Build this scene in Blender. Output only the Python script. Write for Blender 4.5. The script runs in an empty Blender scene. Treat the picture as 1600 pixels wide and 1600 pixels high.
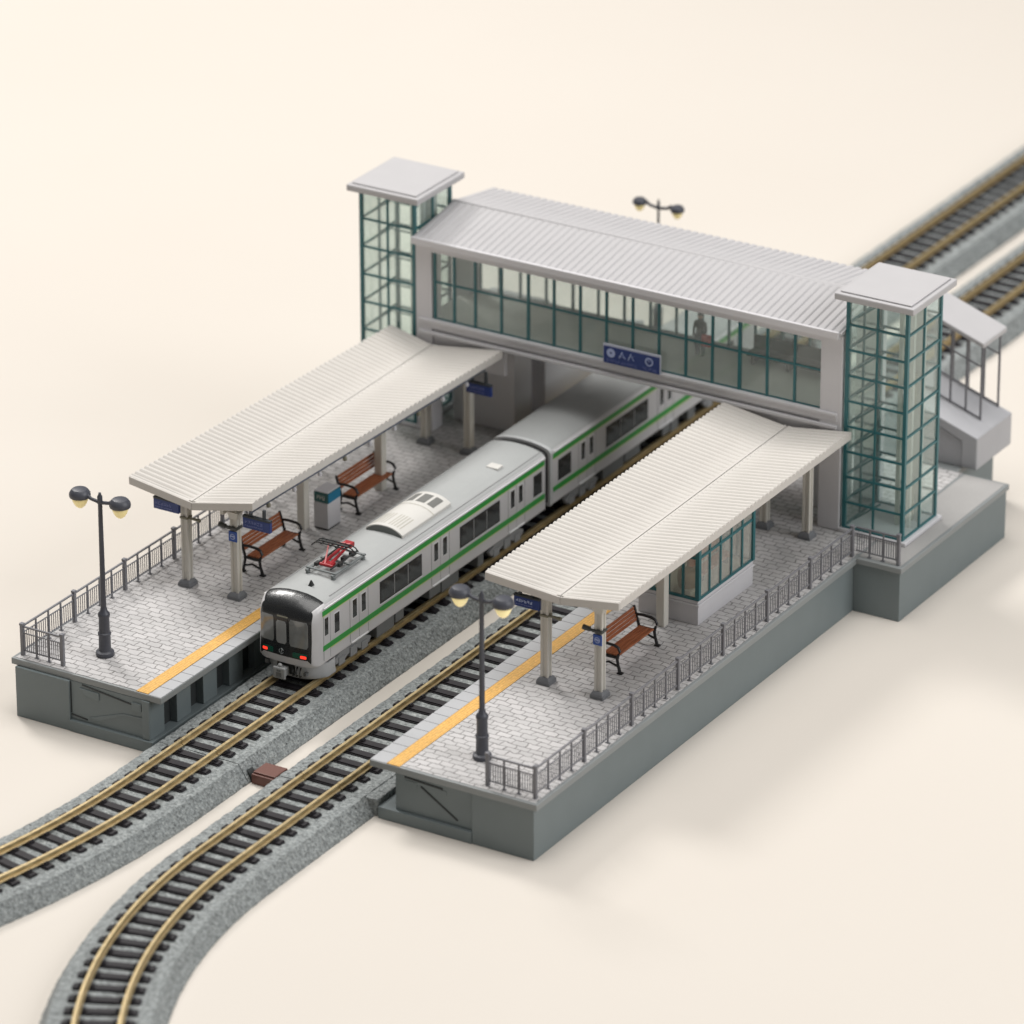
import bpy, bmesh, math, random
from mathutils import Vector, Matrix
rng = random.Random(7)
sc = bpy.context.scene
COL = sc.collection
H = 1.394          # platform height, 1 unit = 1 cm of the model
PI = math.pi

# ------------------------------------------------------------------ materials
def new_mat(name):
    m = bpy.data.materials.new(name); m.use_nodes = True
    nt = m.node_tree; b = nt.nodes['Principled BSDF']
    return m, nt, b
def nd(nt, t, **kw):
    n = nt.nodes.new(t)
    for k, v in kw.items(): setattr(n, k, v)
    return n
def plain(name, col, rough=.5, metal=0., var=.06, vscale=1.5, grain=.04, gscale=28., bump=.05, coat=0., spec=.5):
    """painted plastic: soft large blotches, fine grain, slight roughness change"""
    m, nt, b = new_mat(name)
    tc = nd(nt, 'ShaderNodeTexCoord')
    n1 = nd(nt, 'ShaderNodeTexNoise'); n1.inputs['Scale'].default_value = vscale; n1.inputs['Detail'].default_value = 5
    n2 = nd(nt, 'ShaderNodeTexNoise'); n2.inputs['Scale'].default_value = gscale; n2.inputs['Detail'].default_value = 4
    for n in (n1, n2): nt.links.new(tc.outputs['Object'], n.inputs['Vector'])
    mul = nd(nt, 'ShaderNodeMath', operation='MULTIPLY_ADD'); mul.inputs[1].default_value = var*2; mul.inputs[2].default_value = 1-var
    nt.links.new(n1.outputs['Fac'], mul.inputs[0])
    mul2 = nd(nt, 'ShaderNodeMath', operation='MULTIPLY_ADD'); mul2.inputs[1].default_value = grain*2; mul2.inputs[2].default_value = 1-grain
    nt.links.new(n2.outputs['Fac'], mul2.inputs[0])
    mm = nd(nt, 'ShaderNodeMath', operation='MULTIPLY')
    nt.links.new(mul.outputs[0], mm.inputs[0]); nt.links.new(mul2.outputs[0], mm.inputs[1])
    sc_ = nd(nt, 'ShaderNodeVectorMath', operation='SCALE'); sc_.inputs[0].default_value = col[:3]
    nt.links.new(mm.outputs[0], sc_.inputs['Scale'])
    nt.links.new(sc_.outputs[0], b.inputs['Base Color'])
    r = nd(nt, 'ShaderNodeMath', operation='MULTIPLY_ADD'); r.inputs[1].default_value = .2; r.inputs[2].default_value = rough-.1
    nt.links.new(n2.outputs['Fac'], r.inputs[0]); nt.links.new(r.outputs[0], b.inputs['Roughness'])
    b.inputs['Metallic'].default_value = metal
    b.inputs['Coat Weight'].default_value = coat
    b.inputs['Specular IOR Level'].default_value = spec
    if bump:
        bp = nd(nt, 'ShaderNodeBump'); bp.inputs['Strength'].default_value = bump; bp.inputs['Distance'].default_value = .02
        nt.links.new(n2.outputs['Fac'], bp.inputs['Height']); nt.links.new(bp.outputs[0], b.inputs['Normal'])
    return m
def emis(name, col, strength, base=None):
    m, nt, b = new_mat(name)
    b.inputs['Base Color'].default_value = (*(base or col), 1)
    b.inputs['Emission Color'].default_value = (*col, 1)
    b.inputs['Emission Strength'].default_value = strength
    b.inputs['Roughness'].default_value = .25
    return m
def glass(name, tint, gloss=.10, rough=.03, haze=0.0, fres=.5, hazecol=(.74, .79, .775)):
    m = bpy.data.materials.new(name); m.use_nodes = True; nt = m.node_tree
    nt.nodes.clear()
    out = nd(nt, 'ShaderNodeOutputMaterial'); tr = nd(nt, 'ShaderNodeBsdfTransparent'); gl = nd(nt, 'ShaderNodeBsdfGlossy')
    tr.inputs['Color'].default_value = (*tint, 1); gl.inputs['Roughness'].default_value = rough
    lw = nd(nt, 'ShaderNodeLayerWeight'); lw.inputs['Blend'].default_value = .35
    ma = nd(nt, 'ShaderNodeMath', operation='MULTIPLY_ADD'); ma.inputs[1].default_value = fres; ma.inputs[2].default_value = gloss*.5
    nt.links.new(lw.outputs['Fresnel'], ma.inputs[0])
    mx = nd(nt, 'ShaderNodeMixShader')
    nt.links.new(ma.outputs[0], mx.inputs[0]); nt.links.new(tr.outputs[0], mx.inputs[1]); nt.links.new(gl.outputs[0], mx.inputs[2])
    last = mx
    if haze:
        df = nd(nt, 'ShaderNodeBsdfDiffuse'); df.inputs['Color'].default_value = (*hazecol, 1)
        tx = nd(nt, 'ShaderNodeTexNoise'); tx.inputs['Scale'].default_value = .9; tx.inputs['Detail'].default_value = 2
        tcc = nd(nt, 'ShaderNodeTexCoord'); nt.links.new(tcc.outputs['Object'], tx.inputs['Vector'])
        mh = nd(nt, 'ShaderNodeMath', operation='MULTIPLY_ADD'); mh.inputs[1].default_value = haze*1.2; mh.inputs[2].default_value = haze*.4
        nt.links.new(tx.outputs['Fac'], mh.inputs[0])
        m2 = nd(nt, 'ShaderNodeMixShader'); nt.links.new(mh.outputs[0], m2.inputs[0])
        nt.links.new(mx.outputs[0], m2.inputs[1]); nt.links.new(df.outputs[0], m2.inputs[2]); last = m2
    nt.links.new(last.outputs[0], out.inputs['Surface'])
    return m
def ramp(nt, stops):
    r = nd(nt, 'ShaderNodeValToRGB'); e = r.color_ramp.elements
    while len(e) < len(stops): e.new(.5)
    for k, (p, c) in enumerate(stops): e[k].position = p; e[k].color = (*c, 1)
    return r
def paving_mat():
    m, nt, b = new_mat('grey_pavers')
    tc = nd(nt, 'ShaderNodeTexCoord')
    nz = nd(nt, 'ShaderNodeTexNoise'); nz.inputs['Scale'].default_value = 4.; nz.inputs['Detail'].default_value = 2
    nt.links.new(tc.outputs['Object'], nz.inputs['Vector'])
    sub = nd(nt, 'ShaderNodeVectorMath', operation='SUBTRACT'); sub.inputs[1].default_value = (.5, .5, .5)
    nt.links.new(nz.outputs['Color'], sub.inputs[0])
    scl = nd(nt, 'ShaderNodeVectorMath', operation='SCALE'); scl.inputs['Scale'].default_value = .16
    nt.links.new(sub.outputs[0], scl.inputs[0])
    add = nd(nt, 'ShaderNodeVectorMath', operation='ADD')
    nt.links.new(tc.outputs['Object'], add.inputs[0]); nt.links.new(scl.outputs[0], add.inputs[1])
    br = nd(nt, 'ShaderNodeTexBrick')
    br.offset = .5; br.inputs['Scale'].default_value = 1.
    br.inputs['Brick Width'].default_value = .34; br.inputs['Row Height'].default_value = .185
    br.inputs['Mortar Size'].default_value = .014; br.inputs['Mortar Smooth'].default_value = .25; br.inputs['Bias'].default_value = 0
    br.inputs['Color1'].default_value = (.52, .505, .50, 1); br.inputs['Color2'].default_value = (.455, .445, .44, 1)
    br.inputs['Mortar'].default_value = (.13, .122, .118, 1)
    nt.links.new(add.outputs[0], br.inputs['Vector'])
    n2 = nd(nt, 'ShaderNodeTexNoise'); n2.inputs['Scale'].default_value = 30; n2.inputs['Detail'].default_value = 5
    nt.links.new(tc.outputs['Object'], n2.inputs['Vector'])
    n3 = nd(nt, 'ShaderNodeTexNoise'); n3.inputs['Scale'].default_value = .9; n3.inputs['Detail'].default_value = 4
    nt.links.new(tc.outputs['Object'], n3.inputs['Vector'])
    # mortar that fades in places, as worn moulded plastic does
    mixm = nd(nt, 'ShaderNodeMix', data_type='RGBA')
    mfac = nd(nt, 'ShaderNodeMath', operation='MULTIPLY_ADD'); mfac.inputs[1].default_value = 1.6; mfac.inputs[2].default_value = -.45; mfac.use_clamp = True
    n4 = nd(nt, 'ShaderNodeTexNoise'); n4.inputs['Scale'].default_value = 2.6; n4.inputs['Detail'].default_value = 3
    nt.links.new(tc.outputs['Object'], n4.inputs['Vector']); nt.links.new(n4.outputs['Fac'], mfac.inputs[0])
    mixm.inputs['A'].default_value = (.49, .478, .472, 1)
    inv = nd(nt, 'ShaderNodeMath', operation='MULTIPLY'); 
    nt.links.new(br.outputs['Fac'], inv.inputs[0]); nt.links.new(mfac.outputs[0], inv.inputs[1])
    sub1 = nd(nt, 'ShaderNodeMath', operation='SUBTRACT'); nt.links.new(br.outputs['Fac'], sub1.inputs[0]); nt.links.new(inv.outputs[0], sub1.inputs[1])
    half = nd(nt, 'ShaderNodeMath', operation='MULTIPLY'); half.inputs[1].default_value = .45
    nt.links.new(sub1.outputs[0], half.inputs[0])
    nt.links.new(half.outputs[0], mixm.inputs['Factor']); nt.links.new(br.outputs['Color'], mixm.inputs['A']); mixm.inputs['B'].default_value = (.49, .478, .472, 1)
    mul = nd(nt, 'ShaderNodeMath', operation='MULTIPLY_ADD'); mul.inputs[1].default_value = .30; mul.inputs[2].default_value = .85
    nt.links.new(n2.outputs['Fac'], mul.inputs[0])
    mul3 = nd(nt, 'ShaderNodeMath', operation='MULTIPLY_ADD'); mul3.inputs[1].default_value = .30; mul3.inputs[2].default_value = .85
    nt.links.new(n3.outputs['Fac'], mul3.inputs[0])
    mm = nd(nt, 'ShaderNodeMath', operation='MULTIPLY'); nt.links.new(mul.outputs[0], mm.inputs[0]); nt.links.new(mul3.outputs[0], mm.inputs[1])
    s2 = nd(nt, 'ShaderNodeVectorMath', operation='SCALE')
    nt.links.new(mixm.outputs['Result'], s2.inputs[0]); nt.links.new(mm.outputs[0], s2.inputs['Scale'])
    nt.links.new(s2.outputs[0], b.inputs['Base Color']); b.inputs['Roughness'].default_value = .8; b.inputs['Specular IOR Level'].default_value = .25
    hh = nd(nt, 'ShaderNodeMath', operation='MULTIPLY_ADD'); hh.inputs[1].default_value = -1.; nt.links.new(br.outputs['Fac'], hh.inputs[0])
    n5 = nd(nt, 'ShaderNodeMath', operation='MULTIPLY'); n5.inputs[1].default_value = .35
    nt.links.new(n2.outputs['Fac'], n5.inputs[0]); nt.links.new(n5.outputs[0], hh.inputs[2])
    bp = nd(nt, 'ShaderNodeBump'); bp.inputs['Strength'].default_value = .55; bp.inputs['Distance'].default_value = .02
    nt.links.new(hh.outputs[0], bp.inputs['Height']); nt.links.new(bp.outputs[0], b.inputs['Normal'])
    return m
def ballast_mat():
    m, nt, b = new_mat('speckled_ballast')
    tc = nd(nt, 'ShaderNodeTexCoord')
    v = nd(nt, 'ShaderNodeTexVoronoi'); v.inputs['Scale'].default_value = 17
    n = nd(nt, 'ShaderNodeTexNoise'); n.inputs['Scale'].default_value = 13; n.inputs['Detail'].default_value = 6; n.inputs['Roughness'].default_value = .7
    n0 = nd(nt, 'ShaderNodeTexNoise'); n0.inputs['Scale'].default_value = 1.2; n0.inputs['Detail'].default_value = 3
    for q in (v, n, n0): nt.links.new(tc.outputs['Object'], q.inputs['Vector'])
    r = ramp(nt, [(.30, (.038, .042, .042)), (.42, (.18, .195, .195)), (.56, (.275, .295, .293)), (.75, (.43, .445, .43))])
    nt.links.new(n.outputs['Fac'], r.inputs[0])
    r2 = ramp(nt, [(0., (.55, .55, .55)), (.6, (1.15, 1.15, 1.15))])
    nt.links.new(v.outputs['Color'], r2.inputs[0])
    mx = nd(nt, 'ShaderNodeMix', data_type='RGBA', blend_type='MULTIPLY'); mx.inputs['Factor'].default_value = .7
    nt.links.new(r.outputs[0], mx.inputs['A']); nt.links.new(r2.outputs[0], mx.inputs['B'])
    nt.links.new(mx.outputs['Result'], b.inputs['Base Color']); b.inputs['Roughness'].default_value = .75
    ad = nd(nt, 'ShaderNodeMath', operation='ADD'); nt.links.new(n.outputs['Fac'], ad.inputs[0]); nt.links.new(v.outputs['Distance'], ad.inputs[1])
    bp = nd(nt, 'ShaderNodeBump'); bp.inputs['Strength'].default_value = .6; bp.inputs['Distance'].default_value = .045
    nt.links.new(ad.outputs[0], bp.inputs['Height']); nt.links.new(bp.outputs[0], b.inputs['Normal'])
    return m
def tactile_mat():
    m, nt, b = new_mat('yellow_tactile')
    tc = nd(nt, 'ShaderNodeTexCoord')
    v = nd(nt, 'ShaderNodeTexVoronoi'); v.inputs['Scale'].default_value = 15.; v.inputs['Randomness'].default_value = .25
    n = nd(nt, 'ShaderNodeTexNoise'); n.inputs['Scale'].default_value = 14; n.inputs['Detail'].default_value = 4
    for q in (v, n): nt.links.new(tc.outputs['Object'], q.inputs['Vector'])
    r = ramp(nt, [(.1, (.80, .50, .14)), (.5, (.62, .34, .08))])
    nt.links.new(v.outputs['Distance'], r.inputs[0])
    r2 = ramp(nt, [(.3, (.8, .8, .8)), (.7, (1.15, 1.1, 1.05))]); nt.links.new(n.outputs['Fac'], r2.inputs[0])
    mx = nd(nt, 'ShaderNodeMix', data_type='RGBA', blend_type='MULTIPLY'); mx.inputs['Factor'].default_value = .8
    nt.links.new(r.outputs[0], mx.inputs['A']); nt.links.new(r2.outputs[0], mx.inputs['B'])
    nt.links.new(mx.outputs['Result'], b.inputs['Base Color']); b.inputs['Roughness'].default_value = .55
    bp = nd(nt, 'ShaderNodeBump', invert=True); bp.inputs['Strength'].default_value = .7; bp.inputs['Distance'].default_value = .02
    nt.links.new(v.outputs['Distance'], bp.inputs['Height']); nt.links.new(bp.outputs[0], b.inputs['Normal'])
    return m
def wood_mat():
    m, nt, b = new_mat('red_brown_bench')
    tc = nd(nt, 'ShaderNodeTexCoord')
    mp = nd(nt, 'ShaderNodeMapping'); mp.inputs['Scale'].default_value = (18, 1.4, 18)
    nt.links.new(tc.outputs['Object'], mp.inputs[0])
    n = nd(nt, 'ShaderNodeTexNoise'); n.inputs['Scale'].default_value = 1.6; n.inputs['Detail'].default_value = 5
    nt.links.new(mp.outputs[0], n.inputs['Vector'])
    r = ramp(nt, [(.3, (.21, .062, .024)), (.7, (.36, .125, .055))]); nt.links.new(n.outputs['Fac'], r.inputs[0])
    nt.links.new(r.outputs[0], b.inputs['Base Color']); b.inputs['Roughness'].default_value = .42
    return m
def table_mat():
    m, nt, b = new_mat('cream_table')
    tc = nd(nt, 'ShaderNodeTexCoord')
    n = nd(nt, 'ShaderNodeTexNoise'); n.inputs['Scale'].default_value = .06; n.inputs['Detail'].default_value = 4
    n2 = nd(nt, 'ShaderNodeTexNoise'); n2.inputs['Scale'].default_value = 5.; n2.inputs['Detail'].default_value = 6
    for q in (n, n2): nt.links.new(tc.outputs['Object'], q.inputs['Vector'])
    r = ramp(nt, [(.3, (.605, .560, .504)), (.7, (.620, .577, .522))]); nt.links.new(n.outputs['Fac'], r.inputs[0])
    nt.links.new(r.outputs[0], b.inputs['Base Color']); b.inputs['Roughness'].default_value = .8
    b.inputs['Specular IOR Level'].default_value = .15
    bp = nd(nt, 'ShaderNodeBump'); bp.inputs['Strength'].default_value = .04; bp.inputs['Distance'].default_value = .02
    nt.links.new(n2.outputs['Fac'], bp.inputs['Height']); nt.links.new(bp.outputs[0], b.inputs['Normal'])
    return m

M = dict(
    wallgrey=plain('slate_grey_plastic', (.165, .195, .200), .55, var=.07, grain=.06),
    lipgrey=plain('light_slate_plastic', (.235, .25, .25), .5, var=.06),
    coping=plain('coping_stone', (.40, .405, .415), .55, var=.06, grain=.08),
    joint=plain('joint_line', (.12, .12, .125), .7),
    paving=paving_mat(), tactile=tactile_mat(), ballast=ballast_mat(), wood=wood_mat(), table=table_mat(),
    slot_shade=plain('slot_shadow_paint', (.03, .034, .034), .6),
    fence=plain('fence_grey', (.17, .17, .185), .45, var=.05),
    lamp=plain('lamp_dark_grey', (.055, .058, .072), .42, var=.08),
    rail=plain('brass_rail', (.66, .52, .29), .36, metal=.75, var=.10, grain=.10, gscale=12, bump=.02),
    sleeper=plain('black_sleeper', (.020, .018, .021), .6, var=.15, grain=.15, spec=.25),
    clip=plain('brown_plastic', (.13, .048, .034), .5),
    canopy=plain('cream_roof', (.565, .537, .50), .6, var=.04, spec=.3),
    canopyunder=plain('cream_post', (.58, .555, .50), .5, var=.03),
    footgrey=plain('column_foot_grey', (.17, .175, .185), .55),
    bridgeroof=plain('light_grey_roof', (.45, .44, .445), .62, var=.04, spec=.25),
    bridgewhite=plain('light_grey_wall', (.60, .59, .605), .5, var=.04),
    stairgrey=plain('stair_grey', (.40, .40, .415), .55),
    blocktop=plain('block_top_grey', (.36, .35, .34), .7, var=.06, grain=.12),
    teal=plain('dark_teal_frame', (.018, .125, .14), .38, var=.10),
    glass=glass('clear_pane', (.93, .965, .955), .12), roomglass=glass('waiting_room_pane', (.94, .965, .95), .06, haze=.20, fres=.3, hazecol=(.78, .755, .70)), towerglass=glass('tower_pane', (.945, .985, .972), .07, haze=.06, fres=.28, hazecol=(.70, .82, .79)),  # hazy beige room panes, the veil also lifting the dim interior
    bridgeglass=glass('bridge_pane', (.955, .98, .97), .03, haze=.13, fres=.22),  # pale veil mixed into the panes to brighten the dark bridge interior
    floor=plain('olive_floor', (.74, .74, .68), .5, var=.18, vscale=.8),
    bouncewhite=plain('white_bounce', (.80, .80, .78), .6),
    core=plain('pale_shaft', (.62, .62, .57), .5),
    black=plain('black_metal', (.012, .012, .013), .38),
    blue=plain('navy_sign', (.008, .03, .165), .35), blue2=plain('bright_blue_sign', (.012, .065, .30), .35),
    signmark=plain('sign_lettering', (.40, .46, .68), .5), signmarkdim=plain('sign_lettering_small', (.12, .15, .36), .5),
    signback=plain('sign_housing', (.022, .028, .034), .45),
    signframe=plain('sign_frame', (.50, .52, .60), .5),
    armgrey=plain('bracket_olive', (.20, .19, .14), .5), armdark=plain('bracket_dark', (.05, .052, .048), .5),
    pipe=plain('eave_pipe', (.10, .115, .15), .4),
    bin=plain('bin_white', (.52, .51, .53), .5), binblue=plain('bin_blue', (.006, .15, .27), .4), bingreen=plain('bin_green', (.022, .105, .10), .4),
    tbody=plain('train_silver_white', (.57, .56, .565), .33, var=.03, coat=.2), troof=plain('train_roof_grey', (.36, .37, .365), .5, var=.05, grain=.08, gscale=40),
    tblack=plain('gloss_black_front', (.010, .011, .012), .28, var=.1, coat=.2, grain=.2, gscale=60, bump=.12),
    tgreen=plain('train_green', (.028, .30, .05), .35), tgreendk=plain('lamp_surround_green', (.006, .09, .055), .3),
    tlime=plain('lime_line', (.52, .60, .20), .4),
    twin=plain('dark_train_window', (.030, .030, .030), .12, var=.4, vscale=5, coat=.5), twinframe=plain('window_rim', (.70, .70, .70), .3),
    twinblack=plain('window_gasket', (.02, .02, .02), .4),
    tscreen=plain('windscreen_glass', (.20, .205, .20), .10, var=.35, vscale=3, coat=.8), tscreenlite=plain('door_glass', (.29, .295, .295), .12, var=.25, vscale=3, coat=.8),
    tseam=plain('door_seam', (.30, .30, .30), .5), under=plain('underframe_grey', (.16, .165, .165), .55, grain=.1), bogie=plain('bogie_grey', (.30, .305, .31), .5, grain=.12),
    dark=plain('underframe_dark', (.022, .024, .022), .6), coupler=plain('coupler_grey', (.36, .37, .37), .45), skirt=plain('skirt_white', (.50, .51, .52), .4),
    red=emis('lit_tail_lamp', (1., .04, .02), 1.3, (.8, .03, .02)), emblem=plain('emblem_silver', (.35, .38, .38), .4),
    ac=plain('ac_cover', (.60, .585, .55), .45, var=.03), acside=plain('ac_end_grey', (.12, .13, .125), .5), acgrille=plain('ac_grille', (.15, .15, .14), .6), acline=plain('ac_slats', (.42, .40, .34), .5),
    panred=plain('pantograph_red', (.33, .018, .024), .35), panpink=plain('pantograph_pale_red', (.62, .22, .22), .4), pangrey=plain('pantograph_grey', (.16, .175, .175), .4), pandark=plain('pantograph_dark', (.025, .027, .027), .4),
    bulb=emis('lamp_bulb', (1., .78, .34), .20, (.80, .68, .34)),
    bulblit=emis('lamp_bulb_lit', (1., .80, .36), .38, (.82, .72, .40)),
    skin=plain('skin', (.42, .25, .18), .5), jacket=plain('dark_jacket', (.05, .045, .04), .7), trousers=plain('grey_trousers', (.12, .13, .14), .7), redcloth=plain('red_bag', (.62, .05, .03), .6), hair=plain('black_hair', (.02, .018, .016), .6),
    brown=plain('brown_drum', (.30, .20, .09), .6), cream=plain('cream_panel', (.66, .62, .50), .5), rust=plain('orange_brown_seat', (.50, .19, .09), .5),
    hoop=plain('gangway_rim', (.50, .51, .51), .4), rubber=plain('gangway_rubber', (.03, .03, .032), .6),
)

# ------------------------------------------------------------------ mesh helpers
class MB:
    def __init__(s): s.v = []; s.f = []; s.m = []
    def add(s, vs, fs, mi=0):
        o = len(s.v); s.v += [tuple(p) for p in vs]
        for f in fs: s.f.append(tuple(i+o for i in f)); s.m.append(mi)
        return s
    def box(s, x0, x1, y0, y1, z0, z1, mi=0):
        vs = [(x0,y0,z0),(x1,y0,z0),(x1,y1,z0),(x0,y1,z0),(x0,y0,z1),(x1,y0,z1),(x1,y1,z1),(x0,y1,z1)]
        return s.add(vs, [(0,3,2,1),(4,5,6,7),(0,1,5,4),(1,2,6,5),(2,3,7,6),(3,0,4,7)], mi)
    def frustum(s, x, y, z0, z1, a0, b0, a1, b1, mi=0):
        vs = [(x-a0,y-b0,z0),(x+a0,y-b0,z0),(x+a0,y+b0,z0),(x-a0,y+b0,z0),(x-a1,y-b1,z1),(x+a1,y-b1,z1),(x+a1,y+b1,z1),(x-a1,y+b1,z1)]
        return s.add(vs, [(0,3,2,1),(4,5,6,7),(0,1,5,4),(1,2,6,5),(2,3,7,6),(3,0,4,7)], mi)
    def prism(s, poly, lo, hi, axis='y', mi=0):
        """poly: 2-D outline extruded along axis; (a,b) are the two remaining axes in order"""
        n = len(poly)
        def pt(a, b, t):
            return {'x': (t, a, b), 'y': (a, t, b), 'z': (a, b, t)}[axis]
        vs = [pt(a, b, lo) for a, b in poly] + [pt(a, b, hi) for a, b in poly]
        fs = [tuple(range(n))[::-1], tuple(range(n, 2*n))] + [(i, (i+1) % n, (i+1) % n+n, i+n) for i in range(n)]
        return s.add(vs, fs, mi)
    def bar(s, p, q, w, h=None, mi=0):
        p = Vector(p); q = Vector(q); h = h or w; d = (q-p).normalized()
        up = Vector((0,0,1)) if abs(d.z) < .9 else Vector((0,1,0))
        r = d.cross(up).normalized(); u = r.cross(d)
        vs = []
        for c in (p, q):
            for a, b in ((-1,-1),(1,-1),(1,1),(-1,1)): vs.append(c + r*(a*w/2) + u*(b*h/2))
        return s.add(vs, [(0,1,2,3),(7,6,5,4),(0,4,5,1),(1,5,6,2),(2,6,7,3),(3,7,4,0)], mi)
    def tube(s, pts, r, n=8, mi=0, cap=True):
        pts = [Vector(p) for p in pts]; rs = r if isinstance(r, (list, tuple)) else [r]*len(pts)
        vs = []; fs = []; prev = None
        for i, p in enumerate(pts):
            d = (pts[min(i+1, len(pts)-1)] - pts[max(i-1, 0)]).normalized()
            if prev is None: prev = Vector((0,0,1)) if abs(d.z) < .9 else Vector((1,0,0))
            a = d.cross(prev)
            if a.length < 1e-5: a = d.cross(Vector((0,1,0)))
            a.normalize(); b = d.cross(a); prev = a.cross(d) if False else prev
            for k in range(n):
                t = 2*PI*k/n; vs.append(p + (a*math.cos(t)+b*math.sin(t))*rs[i])
        for i in range(len(pts)-1):
            for k in range(n): fs.append((i*n+k, i*n+(k+1) % n, (i+1)*n+(k+1) % n, (i+1)*n+k))
        if cap: fs += [tuple(range(n))[::-1], tuple(range((len(pts)-1)*n, len(pts)*n))]
        return s.add(vs, fs, mi)
    def lathe(s, prof, x=0, y=0, n=20, mi=0):
        vs = []; fs = []
        for r, z in prof:
            for k in range(n):
                t = 2*PI*k/n; vs.append((x+r*math.cos(t), y+r*math.sin(t), z))
        for i in range(len(prof)-1):
            for k in range(n): fs.append((i*n+k, i*n+(k+1) % n, (i+1)*n+(k+1) % n, (i+1)*n+k))
        fs += [tuple(range(n))[::-1], tuple(range((len(prof)-1)*n, len(prof)*n))]
        return s.add(vs, fs, mi)
    def build(s, name, mat, parent=None, bevel=0, smooth=False, segs=2):
        me = bpy.data.meshes.new(name)
        off = Vector((0,0,0)); p = parent
        while p is not None: off += p.location; p = p.parent
        me.from_pydata([Vector(v)-off for v in s.v], [], s.f)
        for m in (mat if isinstance(mat, (list, tuple)) else [mat]): me.materials.append(m)
        if isinstance(mat, (list, tuple)): me.polygons.foreach_set('material_index', s.m)
        bm = bmesh.new(); bm.from_mesh(me); bmesh.ops.recalc_face_normals(bm, faces=bm.faces); bm.to_mesh(me); bm.free()
        if smooth:
            me.polygons.foreach_set('use_smooth', [True]*len(me.polygons))
            if smooth is not True: me.set_sharp_from_angle(angle=math.radians(smooth))
        o = bpy.data.objects.new(name, me); COL.objects.link(o)
        if parent is not None: o.parent = parent
        if bevel:
            b = o.modifiers.new('bevel', 'BEVEL'); b.width = bevel; b.segments = segs; b.limit_method = 'ANGLE'; b.angle_limit = math.radians(40)
            b.harden_normals = False
        return o
def thing(name, label, cat, loc=(0,0,0), group=None):
    o = bpy.data.objects.new(name, None); o.empty_display_size = .3; COL.objects.link(o); o.location = loc
    o['label'] = label; o['category'] = cat
    if group: o['group'] = group
    return o
def tag(o, label, cat, group=None, kind=None):
    if label: o['label'] = label
    if cat: o['category'] = cat
    if group: o['group'] = group
    if kind: o['kind'] = kind
    return o
def copy_tree(o, parent=None):
    c = o.copy(); COL.objects.link(c)
    if parent is not None: c.parent = parent
    for ch in list(o.children): copy_tree(ch, c)
    return c
def place_copy(src, loc, label, rz=0.):
    c = copy_tree(src); c.location = loc; c.rotation_euler.z = rz; c['label'] = label
    return c

# ------------------------------------------------------------------ table
t = MB().add([(-260,-160,0),(260,-160,0),(260,420,0),(-260,420,0)], [(0,1,2,3)]).build('table_top', M['table'])
tag(t, None, None, kind='structure')

# ------------------------------------------------------------------ tracks
G = .468
def left_path(s):
    c = -1.40
    if s < 1.8: return Vector((c, -s)), Vector((0, -1))
    a = (s-1.8)/23.; return Vector((c-23+23*math.cos(a), -1.8-23*math.sin(a))), Vector((-math.sin(a), -math.cos(a)))
def right_path(s):
    c = 1.79
    if s < 4.06: return Vector((c, -s)), Vector((0, -1))
    a = (s-4.06)/14.6; return Vector((c+14.6-14.6*math.cos(a), -4.06-14.6*math.sin(a))), Vector((math.sin(a), -math.cos(a)))
def sweep(mb, path, s0, s1, prof, step=.25, closed=True, jit=0., r=None):
    n = max(1, int(round((s1-s0)/step))); k = len(prof); vs = []; fs = []
    for i in range(n+1):
        p, d = path(s0+(s1-s0)*i/n); nx, ny = -d.y, d.x      # left of travel towards the viewer = +x side
        for a, z in prof:
            ja = r.uniform(-jit, jit) if (jit and z > .02) else 0; jz = r.uniform(-jit, jit) if (jit and z > .02) else 0
            vs.append((p.x+nx*(a+ja), p.y+ny*(a+ja), z+jz))
    for i in range(n):
        for j in range(k if closed else k-1):
            j2 = (j+1) % k; fs.append((i*k+j, i*k+j2, (i+1)*k+j2, (i+1)*k+j))
    if closed: fs += [tuple(range(k))[::-1], tuple(range(n*k, (n+1)*k))]
    mb.add(vs, fs)
def bed_profile():
    p = [(-1.30, 0), (-1.30, .03)]
    for i in range(1, 6): p.append((-1.30+.24*i/5, .03+.39*i/5))
    for i in range(1, 8): p.append((-1.06+2.12*i/8, .428))
    for i in range(0, 6): p.append((1.06+.24*i/5, .425-.39*i/5))
    p.append((1.30, 0))
    return p
rail_prof = [(a, z+.166) for a, z in [(-.070,.325),(-.070,.345),(-.020,.362),(-.020,.415),(-.038,.425),(-.038,.460),(-.030,.466),(.030,.466),(.038,.460),(.038,.425),(.020,.415),(.020,.362),(.070,.345),(.070,.325)]]
def sleeper_mesh():
    mb = MB(); mb.box(-.76, .76, -.125, .125, .40, .484)
    for sx in (-1, 1):
        for off in (-.13, .13): mb.box(sx*G+off-.045, sx*G+off+.045, -.085, .085, .480, .545)
    me = bpy.data.meshes.new('sleeper'); me.from_pydata(mb.v, [], mb.f); me.materials.append(M['sleeper'])
    bm = bmesh.new(); bm.from_mesh(me)
    bmesh.ops.bevel(bm, geom=[e for e in bm.edges], offset=.028, segments=2, affect='EDGES')
    bmesh.ops.recalc_face_normals(bm, faces=bm.faces); bm.to_mesh(me); bm.free(); return me
SLEEPER = sleeper_mesh()
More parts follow.
